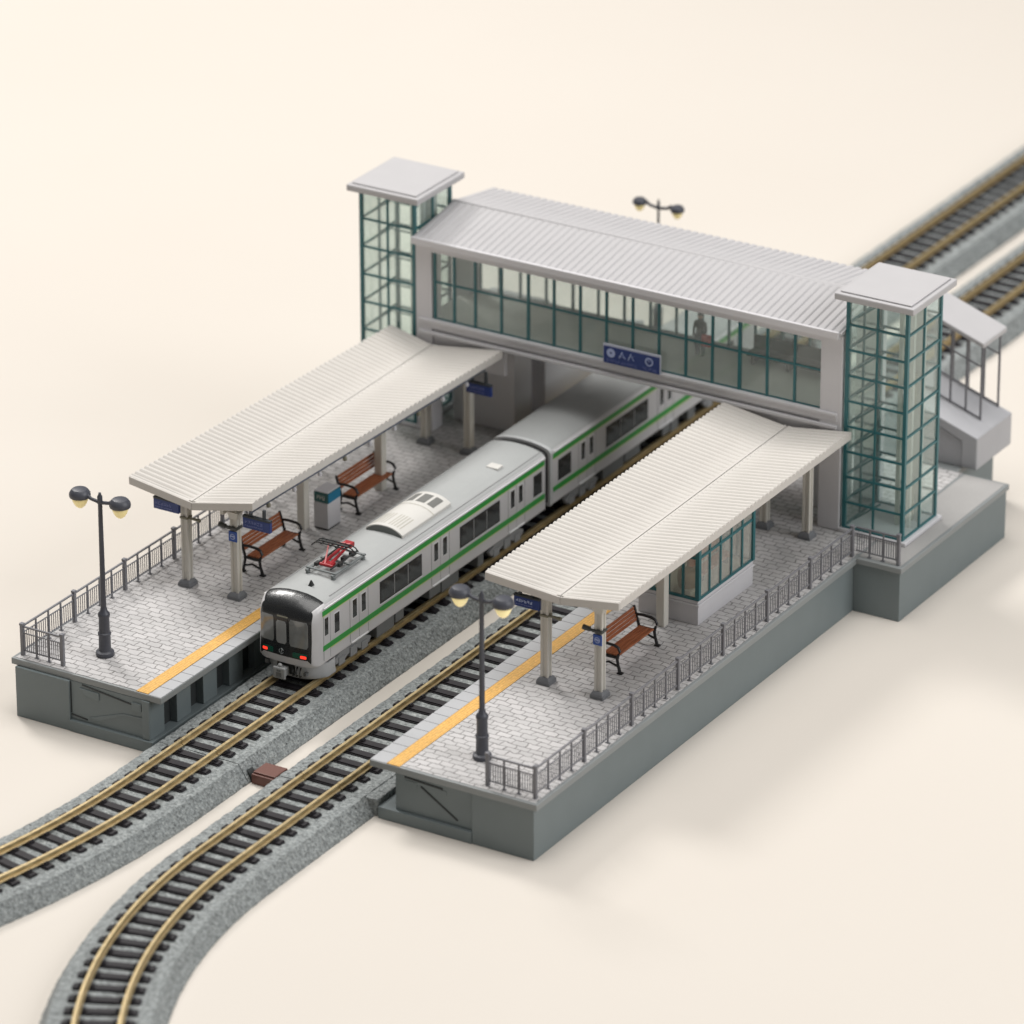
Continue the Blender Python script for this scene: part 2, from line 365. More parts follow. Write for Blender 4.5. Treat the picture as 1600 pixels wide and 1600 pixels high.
def track(path, s0, s1, label, seed, pitch=.47):
    r = random.Random(seed)
    p0, _ = path((s0+s1)/2)
    T = thing('railway_track', label, 'track', (p0.x, p0.y, 0), 'sections of model railway track')
    b = MB(); sweep(b, path, s0+.006, s1-.006, bed_profile(), .10, jit=.012, r=r); b.build('ballast_bed', M['ballast'], T, smooth=35)
    for sx in (-1, 1):
        q = MB(); sweep(q, path, s0+.01, s1-.01, [(a+sx*G, z) for a, z in rail_prof], .3); q.build('rail', M['rail'], T, smooth=30)
    n = int((s1-s0)/pitch)
    for i in range(n):
        p, d = path(s0+(i+.5)*(s1-s0)/n)
        o = bpy.data.objects.new('sleeper', SLEEPER); COL.objects.link(o); o.parent = T
        o.location = (p.x-T.location.x, p.y-T.location.y, 0); o.rotation_euler.z = math.atan2(d.x, -d.y)
    return T
track(left_path, 0.05, 12.5, 'curved grey ballast track running off at the left edge in front of the train', 1)
track(left_path, -24.5, 0.05, 'straight track under the green and white train beside the platform with the white box', 2, .5)
track(left_path, -49.5, -24.5, 'blurred straight track farthest back, above the tower roof at upper right', 3)
track(right_path, 0.05, 13.6, 'curved track bending down to the bottom edge in front of the empty platform', 4)
track(right_path, -24.5, 0.05, 'empty straight track beside the platform that has the glass waiting room', 5, .5)
track(right_path, -49.5, -24.5, 'blurred straight track behind the covered stairway', 6)

c = thing('track_clip', 'red brown plastic spacer block joining the two ballast beds', 'clip', (.2, .35, 0))
MB().box(-.05, .56, .00, .60, .0, .24).build('body', M['clip'], c, bevel=.02)
MB().box(-.03, .54, .05, .56, .2405, .285).build('lid', M['clip'], c, bevel=.015)
MB().prism([(-.19,.001),(-.19,.27),(-.052,.10),(-.052,.001)], .06, .26, 'y').build('tongue', M['slot_shade'], c)

# ------------------------------------------------------------------ platforms
def coping_joints(mb, x0, x1, y0, y1, step):
    y = y0+step
    while y < y1: mb.box(x0, x1, y-.008, y+.008, H+.001, H+.009); y += step
def platform_right():
    P = thing('station_platform', 'grey brick platform carrying the glass waiting room and one front bench', 'platform', (5.1, 10, 0), 'station platforms')
    w = MB()
    w.box(5.58, 7.13, .07, 14.49, 0, 1.235)                     # solid half
    w.box(3.60, 5.58, .15, 22., 0.002, 1.235)                  # recessed panel half
    w.box(5.582, 7.13, 14.492, 20., 0, 1.235); w.box(5.582, 6.95, 20.002, 22.08, 0, 1.235)
    w.build('wall', M['wallgrey'], P, bevel=.012)
    q = MB(); q.box(3.20, 5.578, .05, 22., .0, .285); q.build('plinth', M['wallgrey'], P, bevel=.015)
    b = MB(); b.box(7.132, 8.34, 14.53, 20., 0, 1.25); b.build('side_block', M['wallgrey'], P, bevel=.012)
    l = MB(); l.box(3.02, 7.23, .02, 20.03, 1.236, H); l.box(7.232, 8.40, 14.47, 20.03, 1.252, H+.002); l.box(3.02, 6.98, 20.032, 22.1, 1.236, H)
    l.build('slab', M['lipgrey'], P, bevel=.02)
    MB().box(3.79, 7.15, .10, 20., H+.0005, H+.008).build('paving', M['paving'], P)
    MB().box(7.235, 8.32, 14.6, 19.95, H+.003, H+.009).build('block_top', M['blocktop'], P)
    c = MB(); c.box(3.03, 3.44, .05, 20., H+.0005, H+.007); coping_joints(c, 3.03, 3.44, .1, 20, .42)
    c.m = [0]*6 + [1]*(len(c.f)-6); c.build('coping', [M['coping'], M['joint']], P)
    MB().box(3.455, 3.775, .04, 20., H+.0008, H+.016).build('tactile_strip', M['tactile'], P)
    s = MB(); s.bar((3.84, .148, 1.13), (4.80, .148, 1.08), .03, .035); s.bar((4.25, .148, 1.0), (5.18, .148, .42), .03, .035)
    s.build('slot_shade', M['slot_shade'], P)  # thin dark bars, the shade inside moulded slots put into their colour
    e = MB(); e.box(3.84, 4.15, .141, .152, .92, 1.06); e.box(4.75, 4.90, .141, .152, .96, 1.05); e.build('raised_mould', M['wallgrey'], P)
    return P
def platform_left():
    P = thing('station_platform', 'grey brick platform carrying two benches and the white box with a blue band', 'platform', (-4.5, 10, 0), 'station platforms')
    w = MB()
    w.box(-6.40, -4.94, .07, 24., 0, 1.235); w.box(-4.94, -3.0, .14, 24., 0.002, 1.235)
    # buttresses along the track side with the shade of the openings between them painted dark
    y = .14; first = True
    while y < 23.5:
        w.box(-2.998, -2.80, y, y+.55, .283, 1.235); y += 1.05
    w.build('wall', M['wallgrey'], P, bevel=.012)
    q = MB(); q.box(-4.938, -2.712, .05, 24., 0, .28); q.build('plinth', M['wallgrey'], P, bevel=.015)
    r = MB(); r.box(-2.9985, -2.985, .2, 23.9, .285, 1.2); r.build('opening_shade', M['slot_shade'], P)  # near-black sheet painting shade into the recesses between buttresses
    l = MB(); l.box(-6.55, -2.50, .14, 24.03, 1.236, H); l.build('slab', M['lipgrey'], P, bevel=.02)
    b = MB(); b.box(-7.7, -6.402, 14.5, 20., 0, 1.25); b.box(-7.75, -6.552, 14.45, 20.03, 1.251, H+.002); b.build('side_block', M['wallgrey'], P, bevel=.015)
    MB().box(-6.46, -3.185, .2, 24., H+.0005, H+.008).build('paving', M['paving'], P)
    c = MB(); c.box(-2.845, -2.515, .16, 24., H+.0005, H+.007); coping_joints(c, -2.845, -2.515, .2, 24, .42)
    c.m = [0]*6 + [1]*(len(c.f)-6); c.build('coping', [M['coping'], M['joint']], P)
    MB().box(-3.17, -2.86, .17, 24., H+.0008, H+.016).build('tactile_strip', M['tactile'], P)
    s = MB(); s.bar((-4.62, .138, 1.20), (-3.02, .138, 1.02), .03, .03); s.bar((-4.93, .138, .45), (-4.935, .138, 1.2), .03, .03); s.bar((-4.92, .138, .40), (-4.5, .138, .36), .03, .03)
    s.build('slot_shade', M['slot_shade'], P)  # near-black bars standing in for shaded slots in the front
    e = MB(); e.prism([(-4.70,1.12),(-4.16,1.10),(-4.16,.92),(-4.42,.93),(-4.62,1.02)], .112, .1402, 'y')
    e.box(-3.28, -3.02, .105, .1402, .93, 1.12); e.prism([(-4.45,.43),(-3.55,.76),(-2.95,.80),(-2.95,.76),(-3.5,.72),(-4.2,.40)], .118, .1402, 'y')
    e.box(-3.0, -2.80, .10, .1402, .29, 1.235)
    e.build('raised_mould', M['wallgrey'], P, bevel=.012)
    return P
platform_right(); platform_left()

# small shoulder of ballast between the near end of the empty track and its platform
sh = MB(); sh.box(2.80, 3.17, .10, 20., .0, .405); tag(sh.build('ballast_shoulder', M['ballast'], bevel=.03), 'grey ballast strip wedged between the empty track and the platform foot', 'ballast')

# ------------------------------------------------------------------ fences
def fence_run(T, pts, sub=4, sub_step=.49, main_start=True):
    """straight run from pts[0] to pts[1]; a main post at every bay end"""
    p, q = Vector(pts[0]), Vector(pts[1]); L = (q-p).length; nb = max(1, round(L/(sub_step*sub)))
    d = (q-p).normalized(); f = .022
    def P3(s, z): v = p + d*s; return (v.x, v.y, z)
    for b in range(nb+1):
        if b == 0 and not main_start: continue
        s = L*b/nb; x, y, _ = P3(s, 0)
        MB().box(x-.042, x+.042, y-.042, y+.042, H+.002, H+.80).box(x-.05, x+.05, y-.05, y+.05, H+.74, H+.80+.003).build('post', M['fence'], T, bevel=.012)
    for b in range(nb):
        s0 = L*b/nb+.045; s1 = L*(b+1)/nb-.045; mb = MB()
        for z, w in ((H+.72, .038), (H+.56, .024), (H+.13, .028)): mb.bar(P3(s0, z), P3(s1, z), w, w)
        n = sub
        for k in range(1, n):
            s = s0+(s1-s0)*k/n; mb.bar(P3(s, H+.004), P3(s, H+.735), .034, .034)
            a = P3(s, H+.01); mb.box(a[0]-.05, a[0]+.05, a[1]-.03, a[1]+.03, H+.004, H+.026)
        nbal = n*6
        for k in range(nbal):
            if (k+.5) % 6 == 0: continue
            s = s0+(s1-s0)*(k+.5)/nbal; mb.bar(P3(s, H+.13), P3(s, H+.56), .015, .015)
        mb.build('panel', M['fence'], T)
F = thing('platform_fence', 'long grey railing along the outer edge of the platform with the waiting room', 'fence', (7.05, 7, H), 'platform railings')
fence_run(F, [(7.05, .27, 0), (7.09, 14.50, 0)], 4, .51)
fence_run(F, [(7.05, .27, 0), (5.86, .27, 0)], 3, .40, False)
fence_run(F, [(7.09, 14.62, 0), (8.24, 14.62, 0)], 3, .38, False)
F2 = thing('platform_fence', 'grey railing along the far edge of the platform with the white box', 'fence', (-6.35, 7, H), 'platform railings')
fence_run(F2, [(-6.38, .37, 0), (-6.28, 14.3, 0)], 4, .495)
fence_run(F2, [(-6.38, .37, 0), (-5.29, .37, 0)], 3, .37, False)

# ------------------------------------------------------------------ double street lamps
def make_lamp(bulbmat, hs=1., ps=1.):
    T = thing('platform_lamp', 'x', 'lamp', (0,0,0), 'double headed platform lamps')
    b = MB(); b.lathe([(.20,0),(.215,.04),(.205,.10),(.15,.13),(.14,.17),(.135,.50),(.15,.52),(.15,.56),(.125,.58),(.12,.94),(.135,.97),(.14,1.02),(.12,1.06),(.09,1.09),(.065,1.20)], n=24)
    b.build('base', M['lamp'], T, smooth=40)
    p = MB(); p.lathe([(r_*ps, z_) for r_, z_ in [(.064,1.19),(.058,2.4),(.05,3.72),(.06,3.73),(.06,3.90),(.03,3.96),(.0301,3.99)]], n=16); p.build('pole', M['lamp'], T, smooth=40)
    a = MB(); a.tube([(-.36,0,3.86),(-.24,0,3.79),(-.05,0,3.76),(.05,0,3.76),(.24,0,3.79),(.36,0,3.86)], [.05,.04,.042,.042,.04,.05], 10)
    a.build('arm', M['lamp'], T, smooth=60)
    for sx in (-1, 1):
        x = sx*.54; ML = lambda pr_: [(r_*hs, 3.765+(z_-3.765)*hs) for r_, z_ in pr_]
        h = MB(); h.lathe(ML([(.205,3.765),(.235,3.775),(.245,3.82),(.238,3.87),(.205,3.925),(.17,3.958),(.10,3.972),(.02,3.974)]), x, 0, 8*3)
        hd = h.build('lamp_head', M['lamp'], T, smooth=25)
        g = MB(); g.lathe(ML([(.02,3.50),(.06,3.512),(.11,3.555),(.15,3.62),(.178,3.695),(.186,3.763)]), x, 0, 20); g.build('bulb', bulbmat, hd, smooth=True)
    return T
L1 = make_lamp(M['bulblit']); L1.location = (5.09, 1.31, H+.006); L1['label'] = 'dark grey double lamp standing in front of the waiting room platform, by its yellow strip'
L2 = make_lamp(M['bulb']); L2.location = (-4.80, 1.31, H+.006); L2['label'] = 'dark grey double lamp on the near end of the platform beside the train front'
L3 = make_lamp(M['bulb'], .74, .62); L3.location = (-2.95, 22.95, H+.018); L3['label'] = 'blurred double lamp whose heads show above the footbridge roof'

# ------------------------------------------------------------------ canopies
def roof_panel(x0f, x1f, x0b, x1b, y0f, y1f, yb, z0, z1, thick, seam, period=.178, amp=.056, nx=5):
    """ribbed slab: edge 0 at (x0,z0), edge 1 at (x1,z1); ribs run across, along x"""
    US = [0, .3, .65, .945, .97, 1.] if seam else [0, .03, .055, .35, .7, 1.]
    mb = MB(); L = yb-y0f; n = int(L/period)*6; vs = []; W = nx+1
    rows = []
    for j in range(n+1):
        v = j/n; ph = j % 6
        rib = {0: 0, 1: .62, 2: .97, 3: 1., 4: .97, 5: .62}[ph]*amp
        if j < 3 or j > n-3: rib = amp*.6
        row = []
        for i in range(W):
            u = US[i]; x = (x0f+(x1f-x0f)*u)*(1-v)+(x0b+(x1b-x0b)*u)*v; y = (y0f+(y1f-y0f)*u)*(1-v)+yb*v; z = z0+(z1-z0)*u
            row.append((x, y, z+(amp if (i >= nx-1 if seam else i <= 1) else rib)))
        rows.append(row)
    for row in rows: vs += row
    nb = len(vs)
    for row in rows: vs += [(x, y, z0+(z1-z0)*US[i]-thick) for i, (x, y, z) in enumerate(row)]
    fs = []
    for j in range(n):
        for i in range(nx):
            a = j*W+i; fs.append((a, a+1, a+W+1, a+W)); fs.append((nb+a, nb+a+W, nb+a+W+1, nb+a+1))
        fs.append((j*W, (j+1)*W, nb+(j+1)*W, nb+j*W)); a = j*W+nx; fs.append((a, nb+a, nb+a+W, a+W))
    for i in range(nx):
        fs.append((i, nb+i, nb+i+1, i+1)); a = n*W+i; fs.append((a, a+1, nb+a+1, nb+a))
    mb.add(vs, fs); return mb
def fascia(mb, x0, x1, y0, y1, z0, z1, th, proud=.035):
    vs = []
    for yy in (-proud, .02):
        vs += [(x0, y0+yy, z0-th), (x1, y1+yy, z1-th), (x1, y1+yy, z1+.028), (x0, y0+yy, z0+.028)]
    mb.add(vs, [(0,1,2,3),(7,6,5,4),(0,4,5,1),(1,5,6,2),(2,6,7,3),(3,7,4,0)])
def canopy(label, fx, bx, y0, yb, ze, zv, cols, mids, side):
    """fx/bx: x of left edge, valley, right edge at the near and far end"""
    T = thing('platform_canopy', label, 'canopy', (sum(fx)/3, (y0[0]+yb)/2, H), 'butterfly roofed platform canopies')
    th = .155
    roof_panel(fx[0], fx[1]-.015, bx[0], bx[1]-.015, y0[0], y0[1], yb, ze, zv, th, 1).build('roof_panel', M['canopy'], T, smooth=25)
    roof_panel(fx[1]+.015, fx[2], bx[1]+.015, bx[2], y0[1], y0[2], yb, zv, ze, th, 0).build('roof_panel', M['canopy'], T, smooth=25)
    f = MB(); fascia(f, fx[0], fx[1]-.004, y0[0], y0[1], ze, zv, th+.01); fascia(f, fx[1]+.004, fx[2], y0[1], y0[2], zv, ze, th+.01)
    f.build('end_board', M['canopy'], T, bevel=.012)
    g = MB(); g.bar((fx[1], y0[1]-.02, zv-.02), (bx[1], yb, zv-.02), .05, .06); g.build('gutter', M['footgrey'], T)
    u = MB()
    for sgn, i in ((-1, 0), (1, 2)):
        u.bar((fx[1]+(fx[i]-fx[1])*.40, y0[1]+.25, zv-.17), (bx[1]+(bx[i]-bx[1])*.40, yb-.1, zv-.17), .10, .12)
    for y, xs in cols:
        u.bar((fx[0]+.5, y, ze-.27), (fx[1], y, zv-.22), .10, .12); u.bar((fx[1], y, zv-.22), (fx[2]-.5, y, ze-.27), .10, .12)
    for x, y in mids: u.bar((x-.6, y, zv-.20), (x+.6, y, zv-.20), .10, .12)
    u.build('roof_beam', M['canopyunder'], T)
    for y, xs in cols:
        for x in xs:
            c = MB(); a = .095
            c.prism([(x-a,y-a),(x-.045,y-a),(x-.03,y-a+.03),(x+.03,y-a+.03),(x+.045,y-a),(x+a,y-a),(x+a,y-.045),(x+a-.03,y-.03),(x+a-.03,y+.03),(x+a,y+.045),(x+a,y+a),(x-a,y+a)], H+.17, zv-.10, 'z')
            c.frustum(x, y, zv-.30, zv-.12, .096, .096, .15, .13)
            co = c.build('column', M['canopyunder'], T, bevel=.006)
            b = MB(); b.box(x-.17, x+.17, y-.17, y+.17, H+.004, H+.10); b.frustum(x, y, H+.1005, H+.175, .165, .165, .115, .115); b.build('foot', M['footgrey'], co, bevel=.015)
    for x, y in mids:
        MB().box(x-.11, x+.11, y-.11, y+.11, H+.004, zv-.12).build('column', M['canopyunder'], T, bevel=.025)
    # pipe with pegs under the eave on the side given
    if side:
        i = 2; x0 = fx[i]-.12; x1 = bx[i]-.12
        p = MB(); p.tube([(x0, y0[2]+.05, ze-.26), (x1, yb-.6, ze-.26)], .028, 8); p.build('eave_pipe', M['pipe'], T, smooth=True)
        for k in range(9):
            v = (k+.7)/9.5; x = x0+(x1-x0)*v; y = y0[2]+.05+(yb-.65-y0[2])*v
            e = MB(); e.bar((x, y, ze-.27), (x, y, ze-.15), .035); e.lathe([(.02,ze-.40),(.05,ze-.39),(.055,ze-.33),(.03,ze-.28)], x, y, 10)
            e.build('spot_lamp', M['bin'] if k % 3 else M['armgrey'], T, smooth=40)
    return T
canopy('cream ribbed canopy over the waiting room and the bench beside it', (3.135, 4.96, 6.48), (3.09, 4.80, 6.48), (4.68, 4.84, 4.80), 15.5, 4.0, 3.76,
       [(5.18, (4.39, 5.77)), (14.88, (4.57, 5.70))], [(5.14, 9.05)], False)
canopy('cream ribbed canopy over the two benches and the white box', (-6.52, -4.82, -3.27), (-6.13, -4.95, -2.98), (4.90, 4.93, 5.10), 15.5, 3.985, 3.71,
       [(5.31, (-5.265, -3.91)), (14.95, (-4.83, -3.60))], [(-4.68, 9.28), (-4.30, 12.07)], True)

# ------------------------------------------------------------------ signs and brackets
def scribble(mb, x0, x1, z0, z1, n, y, r, w=.012):
    """unreadable little characters made of strokes, as on the model"""
    cw = (x1-x0)/n; h = z1-z0
    for k in range(n):
        a = x0+cw*(k+.14); b = x0+cw*(k+.86); kinds = r.sample(['l','r','t','b','m','d'], 3)
        if 'l' in kinds: mb.box(a, a+w, y-.004, y, z0, z1)
        if 'r' in kinds: mb.box(b-w, b, y-.0044, y, z0+h*.1, z1)
        if 't' in kinds: mb.box(a, b, y-.0048, y, z1-w, z1)
        if 'b' in kinds: mb.box(a, b, y-.0052, y, z0, z0+w)
        if 'm' in kinds: mb.box(a, b, y-.0056, y, (z0+z1)/2-w/2, (z0+z1)/2+w/2)
        if 'd' in kinds: mb.bar((a, y-.003, z0), (b, y-.003, z1), w, .006)
def hanging_sign(label, x0, x1, y, z0, z1, ztop, seed, hung, dim=False):
    T = thing('hanging_sign', label, 'sign', ((x0+x1)/2, y, z1), 'navy blue platform signs')
    r = random.Random(seed)
    MB().box(x0, x1, y-.045, y+.045, z0, z1).build('board', M['blue'], T, bevel=.01)
    MB().box(x0-.006, x1+.006, y-.052, y+.052, z1+.0005, z1+.05).build('top_rail', M['signback'], T, bevel=.008)
    for x in hung: MB().box(x-.03, x+.03, y-.03, y+.03, z1+.05, ztop).build('hanger', M['signback'], T)
    h = z1-z0; w = x1-x0
    a = MB(); scribble(a, x0+w*.07, x0+w*.74, z0+h*.48, z0+h*.78, 6, y-.0455, r, .016); a.build('lettering', M['signmarkdim' if dim else 'signmark'], T)
    b = MB(); scribble(b, x0+w*.07, x0+w*.74, z0+h*.20, z0+h*.34, 10, y-.0455, r, .010); b.build('lettering', M['signmarkdim'], T)
    return T
hanging_sign('navy sign hanging under the outer eave above the railing, left of the cream column', -5.93, -5.24, 5.02, 3.32, 3.57, 3.80, 1, (-5.76, -5.36), True)
hanging_sign('navy sign hanging on two posts above the front bench beside the train', -3.62, -2.88, 5.22, 3.30, 3.56, 3.83, 2, (-3.42, -3.06), True)
hanging_sign('navy sign hanging over the empty track edge beside the lit double lamp', 3.66, 4.31, 5.05, 3.20, 3.44, 3.76, 3, (3.80, 4.12))
hanging_sign('blurred navy sign hanging by the bridge pier at the far end of the canopy', -3.43, -2.74, 14.6, 3.20, 3.46, 3.82, 4, (-3.28, -2.90), True)
def column_plate(label, x, y, z):
    T = thing('column_plate', label, 'sign', (x, y, z), 'small blue plates on canopy columns')
    MB().box(x-.115, x+.115, y-.03, y, z-.13, z+.13).build('plate', M['blue2'], T, bevel=.03, segs=3)
    e = MB(); n = 18
    for k in range(n):
        a0 = 2*PI*k/n; a1 = 2*PI*(k+1)/n
        e.add([(x+.07*math.cos(a0), y-.0325, z+.07*math.sin(a0)), (x+.07*math.cos(a1), y-.0325, z+.07*math.sin(a1)), (x+.055*math.cos(a1), y-.0325, z+.055*math.sin(a1)), (x+.055*math.cos(a0), y-.0325, z+.055*math.sin(a0))], [(0,1,2,3)])
    e.box(x-.05, x+.05, y-.034, y-.0305, z-.005, z+.022); e.bar((x-.03, y-.032, z+.01), (x+.045, y-.032, z-.03), .02, .004)
    e.build('emblem', M['signmark'], T)
    b = MB(); b.box(x-.13, x+.13, y-.05, y+.21, z+.17, z+.235); b.build('clamp', M['armdark'], T, bevel=.015)
    c = MB(); c.tube([(x-.12, y-.01, z+.205), (x-.22, y-.01, z+.21)], .035, 10); c.tube([(x-.20, y-.01, z+.215), (x-.37, y-.01, z+.235)], [.055, .062], 12); c.build('speaker', M['armdark'], T, smooth=40)
column_plate('small blue plate with a dark speaker arm on the column beside the single bench', 5.77, 5.08, 2.84)
column_plate('small blue plate with a dark speaker arm on the column beside the train front', -3.91, 5.21, 2.99)
def bracket(label, x, y, z):
    T = thing('column_bracket', label, 'bracket', (x, y, z), 'stub arms on canopy columns')
    MB().box(x-.105, x+.105, y-.115, y+.105, z-.03, z+.03).build('clamp', M['armgrey'], T, bevel=.012)
    c = MB(); c.tube([(x+.10, y-.03, z), (x+.34, y-.03, z-.01)], [.03, .034], 10); c.tube([(x+.33, y-.03, z-.01), (x+.40, y-.03, z-.01)], .045, 10); c.build('arm', M['armgrey'], T, smooth=40)
bracket('short olive stub arm on the column nearest the far railing', -5.265, 5.31, 3.13)
bracket('short olive stub arm on the column beside the empty track', 4.39, 5.18, 3.08)

# ------------------------------------------------------------------ benches (seat faces +x)
def make_bench():
    T = thing('park_bench', 'x', 'bench', (0,0,0), 'red brown platform benches'); Lh = .80
    s = MB()
    for k in range(4): x = .03+k*.098; s.box(x, x+.091, -Lh, Lh, .385, .425)
    s.build('seat', M['wood'], T, bevel=.01)
    b = MB()
    for k in range(4):
        z = .52+k*.082; x = -.045-k*.024
        b.bar((x, -Lh, z+.04), (x, Lh, z+.04), .03, .077)
    b.build('backrest', M['wood'], T, bevel=.008)
    for y in (-Lh-.03, Lh+.03):
        f = MB(); w = .055
        f.tube([(-.13,y,.86),(-.06,y,.62),(.0,y,.42),(.0,y,.36)], .034, 8)                       # back upright
        f.tube([(.0,y,.38),(.22,y,.375),(.44,y,.38)], .034, 8)                                  # seat bearer
        f.tube([(.01,y,.37),(-.02,y,.20),(-.06,y,.03)], [.036,.034,.04], 8)                     # rear leg
        f.tube([(.40,y,.37),(.43,y,.20),(.48,y,.03)], [.036,.034,.04], 8)                       # front leg
        f.tube([(-.02,y,.17),(.20,y,.235),(.43,y,.17)], .026, 8)                                # stretcher
        f.tube([(-.09,y,.66),(.10,y,.68),(.33,y,.67),(.43,y,.63),(.475,y,.54),(.44,y,.45),(.40,y,.39)], .034, 8)   # arm
        f.box(-.12, .0, y-.045, y+.045, 0, .035); f.box(.42, .55, y-.045, y+.045, 0, .035)
        f.build('side_frame', M['black'], T, smooth=60)
    return T
B1 = make_bench(); B1.location = (5.10, 7.22, H+.010); B1['label'] = 'red brown slatted bench with black ends beside the glass waiting room'
B2 = place_copy(B1, (-4.52, 7.40, H+.010), 'red brown bench behind the train front, between the sign and the white box')
B3 = place_copy(B1, (-4.47, 11.42, H+.010), 'red brown bench behind the white box with the blue band')

# ------------------------------------------------------------------ white box with blue band
T = thing('litter_bin', 'white box with blue and green band between the two benches beside the train', 'bin', (-4.28, 9.7, H))
MB().box(-4.48, -4.08, 9.42, 9.98, H+.05, H+.70).build('body', M['bin'], T, bevel=.02)
MB().box(-4.46, -4.10, 9.44, 9.96, H+.01, H+.0498).build('foot', M['dark'], T)
MB().box(-4.475, -4.08, 9.425, 9.975, H+.7005, H+.955).build('band', M['bingreen'], T, bevel=.02)
MB().box(-4.079, -4.072, 9.44, 9.96, H+.71, H+.945).build('side_panel', M['binblue'], T)
MB().box(-4.47, -4.085, 9.43, 9.97, H+.956, H+.985).build('lid', M['bin'], T, bevel=.012)
gl = MB(); scribble(gl, -4.40, -4.16, H+.78, H+.88, 3, 9.4245, random.Random(5), .014); gl.build('lettering', M['core'], T)

# ------------------------------------------------------------------ waiting room
def waiting_room():
    T = thing('waiting_room', 'teal framed glass waiting room on a grey base under the canopy', 'shelter', (5.1, 10.7, H))
    x0, x1, y0, y1 = 4.30, 5.86, 9.42, 11.98; zb = H+.64; zt = H+1.98
    MB().box(x0, x1, y0, y1, H+.010, H+.47).build('base_wall', M['bridgewhite'], T, bevel=.012)
    l = MB(); l.box(x0-.03, x1+.03, y0-.03, y1+.03, H+.4705, H+.53); l.box(x0-.005, x1+.005, y0-.005, y1+.005, H+.531, zb-.02); l.build('sill', M['bridgewhite'], T, bevel=.02)
    f = MB(); w = .06
    xs = [x0+.02, x0+(x1-x0)*.25, x0+(x1-x0)*.5, x0+(x1-x0)*.74, x1-.02]; ys = [y0+.02+(y1-y0-.04)*k/5 for k in range(6)]
    for y in (y0+.02, y1-.02):
        for k, x in enumerate(xs): ww = .10 if k in (0, 4) else .055; f.box(x-ww/2, x+ww/2, y-ww/2, y+ww/2, zb, zt)
        for z in (zb-.018, zb+1.0, zt-.05): f.box(x0, x1, y-.027, y+.027, z, z+.06)
    for x in (x0+.02, x1-.02):
        for y in ys[1:-1]: f.box(x-.0275, x+.0275, y-.0275, y+.0275, zb, zt)
        for z in (zb-.017, zb+1.001, zt-.049): f.box(x-.029, x+.029, y0, y1, z, z+.06)
    f.build('frame', M['teal'], T)
    for k in range(5):
        MB().box(x1-.024, x1-.016, ys[k]+.03, ys[k+1]-.03, zb+.03, zt-.04).build('pane', M['roomglass'], T)
    for k in range(4):
        MB().box(xs[k]+.03, xs[k+1]-.03, y0+.016, y0+.024, zb+.03, zt-.04).build('pane', M['roomglass'], T)
    MB().box(xs[0]+.03, xs[4]-.03, y1-.024, y1-.016, zb+.03, zt-.04).build('pane', M['roomglass'], T)
    MB().box(x0+.016, x0+.024, ys[0]+.03, ys[5]-.03, zb+.03, zt-.04).build('pane', M['roomglass'], T)
    MB().box(x0-.04, x1+.04, y0-.04, y1+.04, zt+.001, zt+.07).build('roof', M['canopyunder'], T, bevel=.015)
    MB().box(x0+.04, x1-.04, y0+.04, y1-.04, zb-.019, zb+.004).build('inside_floor', M['cream'], T)
    return zb
ZB = waiting_room()
T = thing('indoor_bench', 'blurred orange brown seat row inside the glass waiting room', 'bench', (5.2, 10.9, ZB))
MB().box(5.18, 5.48, 10.25, 11.7, ZB+.16, ZB+.22).build('seat', M['rust'], T, bevel=.02)
MB().box(5.08, 5.16, 10.25, 11.7, ZB+.25, ZB+.66).build('backrest', M['rust'], T, bevel=.03)
for y in (10.4, 11.5): MB().box(5.15, 5.45, y-.03, y+.03, ZB+.006, ZB+.158).build('leg', M['armdark'], T)
o = MB().lathe([(.20,ZB+.10),(.22,ZB+.14),(.24,ZB+.30),(.22,ZB+.46),(.18,ZB+.50),(.05,ZB+.52)], 5.36, 9.80, 18).build('brown_drum', M['brown'], smooth=50)
tag(o, 'round mottled brown drum near the front corner inside the waiting room', 'drum')
o2 = MB().box(5.14, 5.58, 9.56, 10.04, ZB+.005, ZB+.098).build('display_stand', M['cream'], bevel=.01)
tag(o2, 'low cream stand under the brown drum in the waiting room', 'stand')

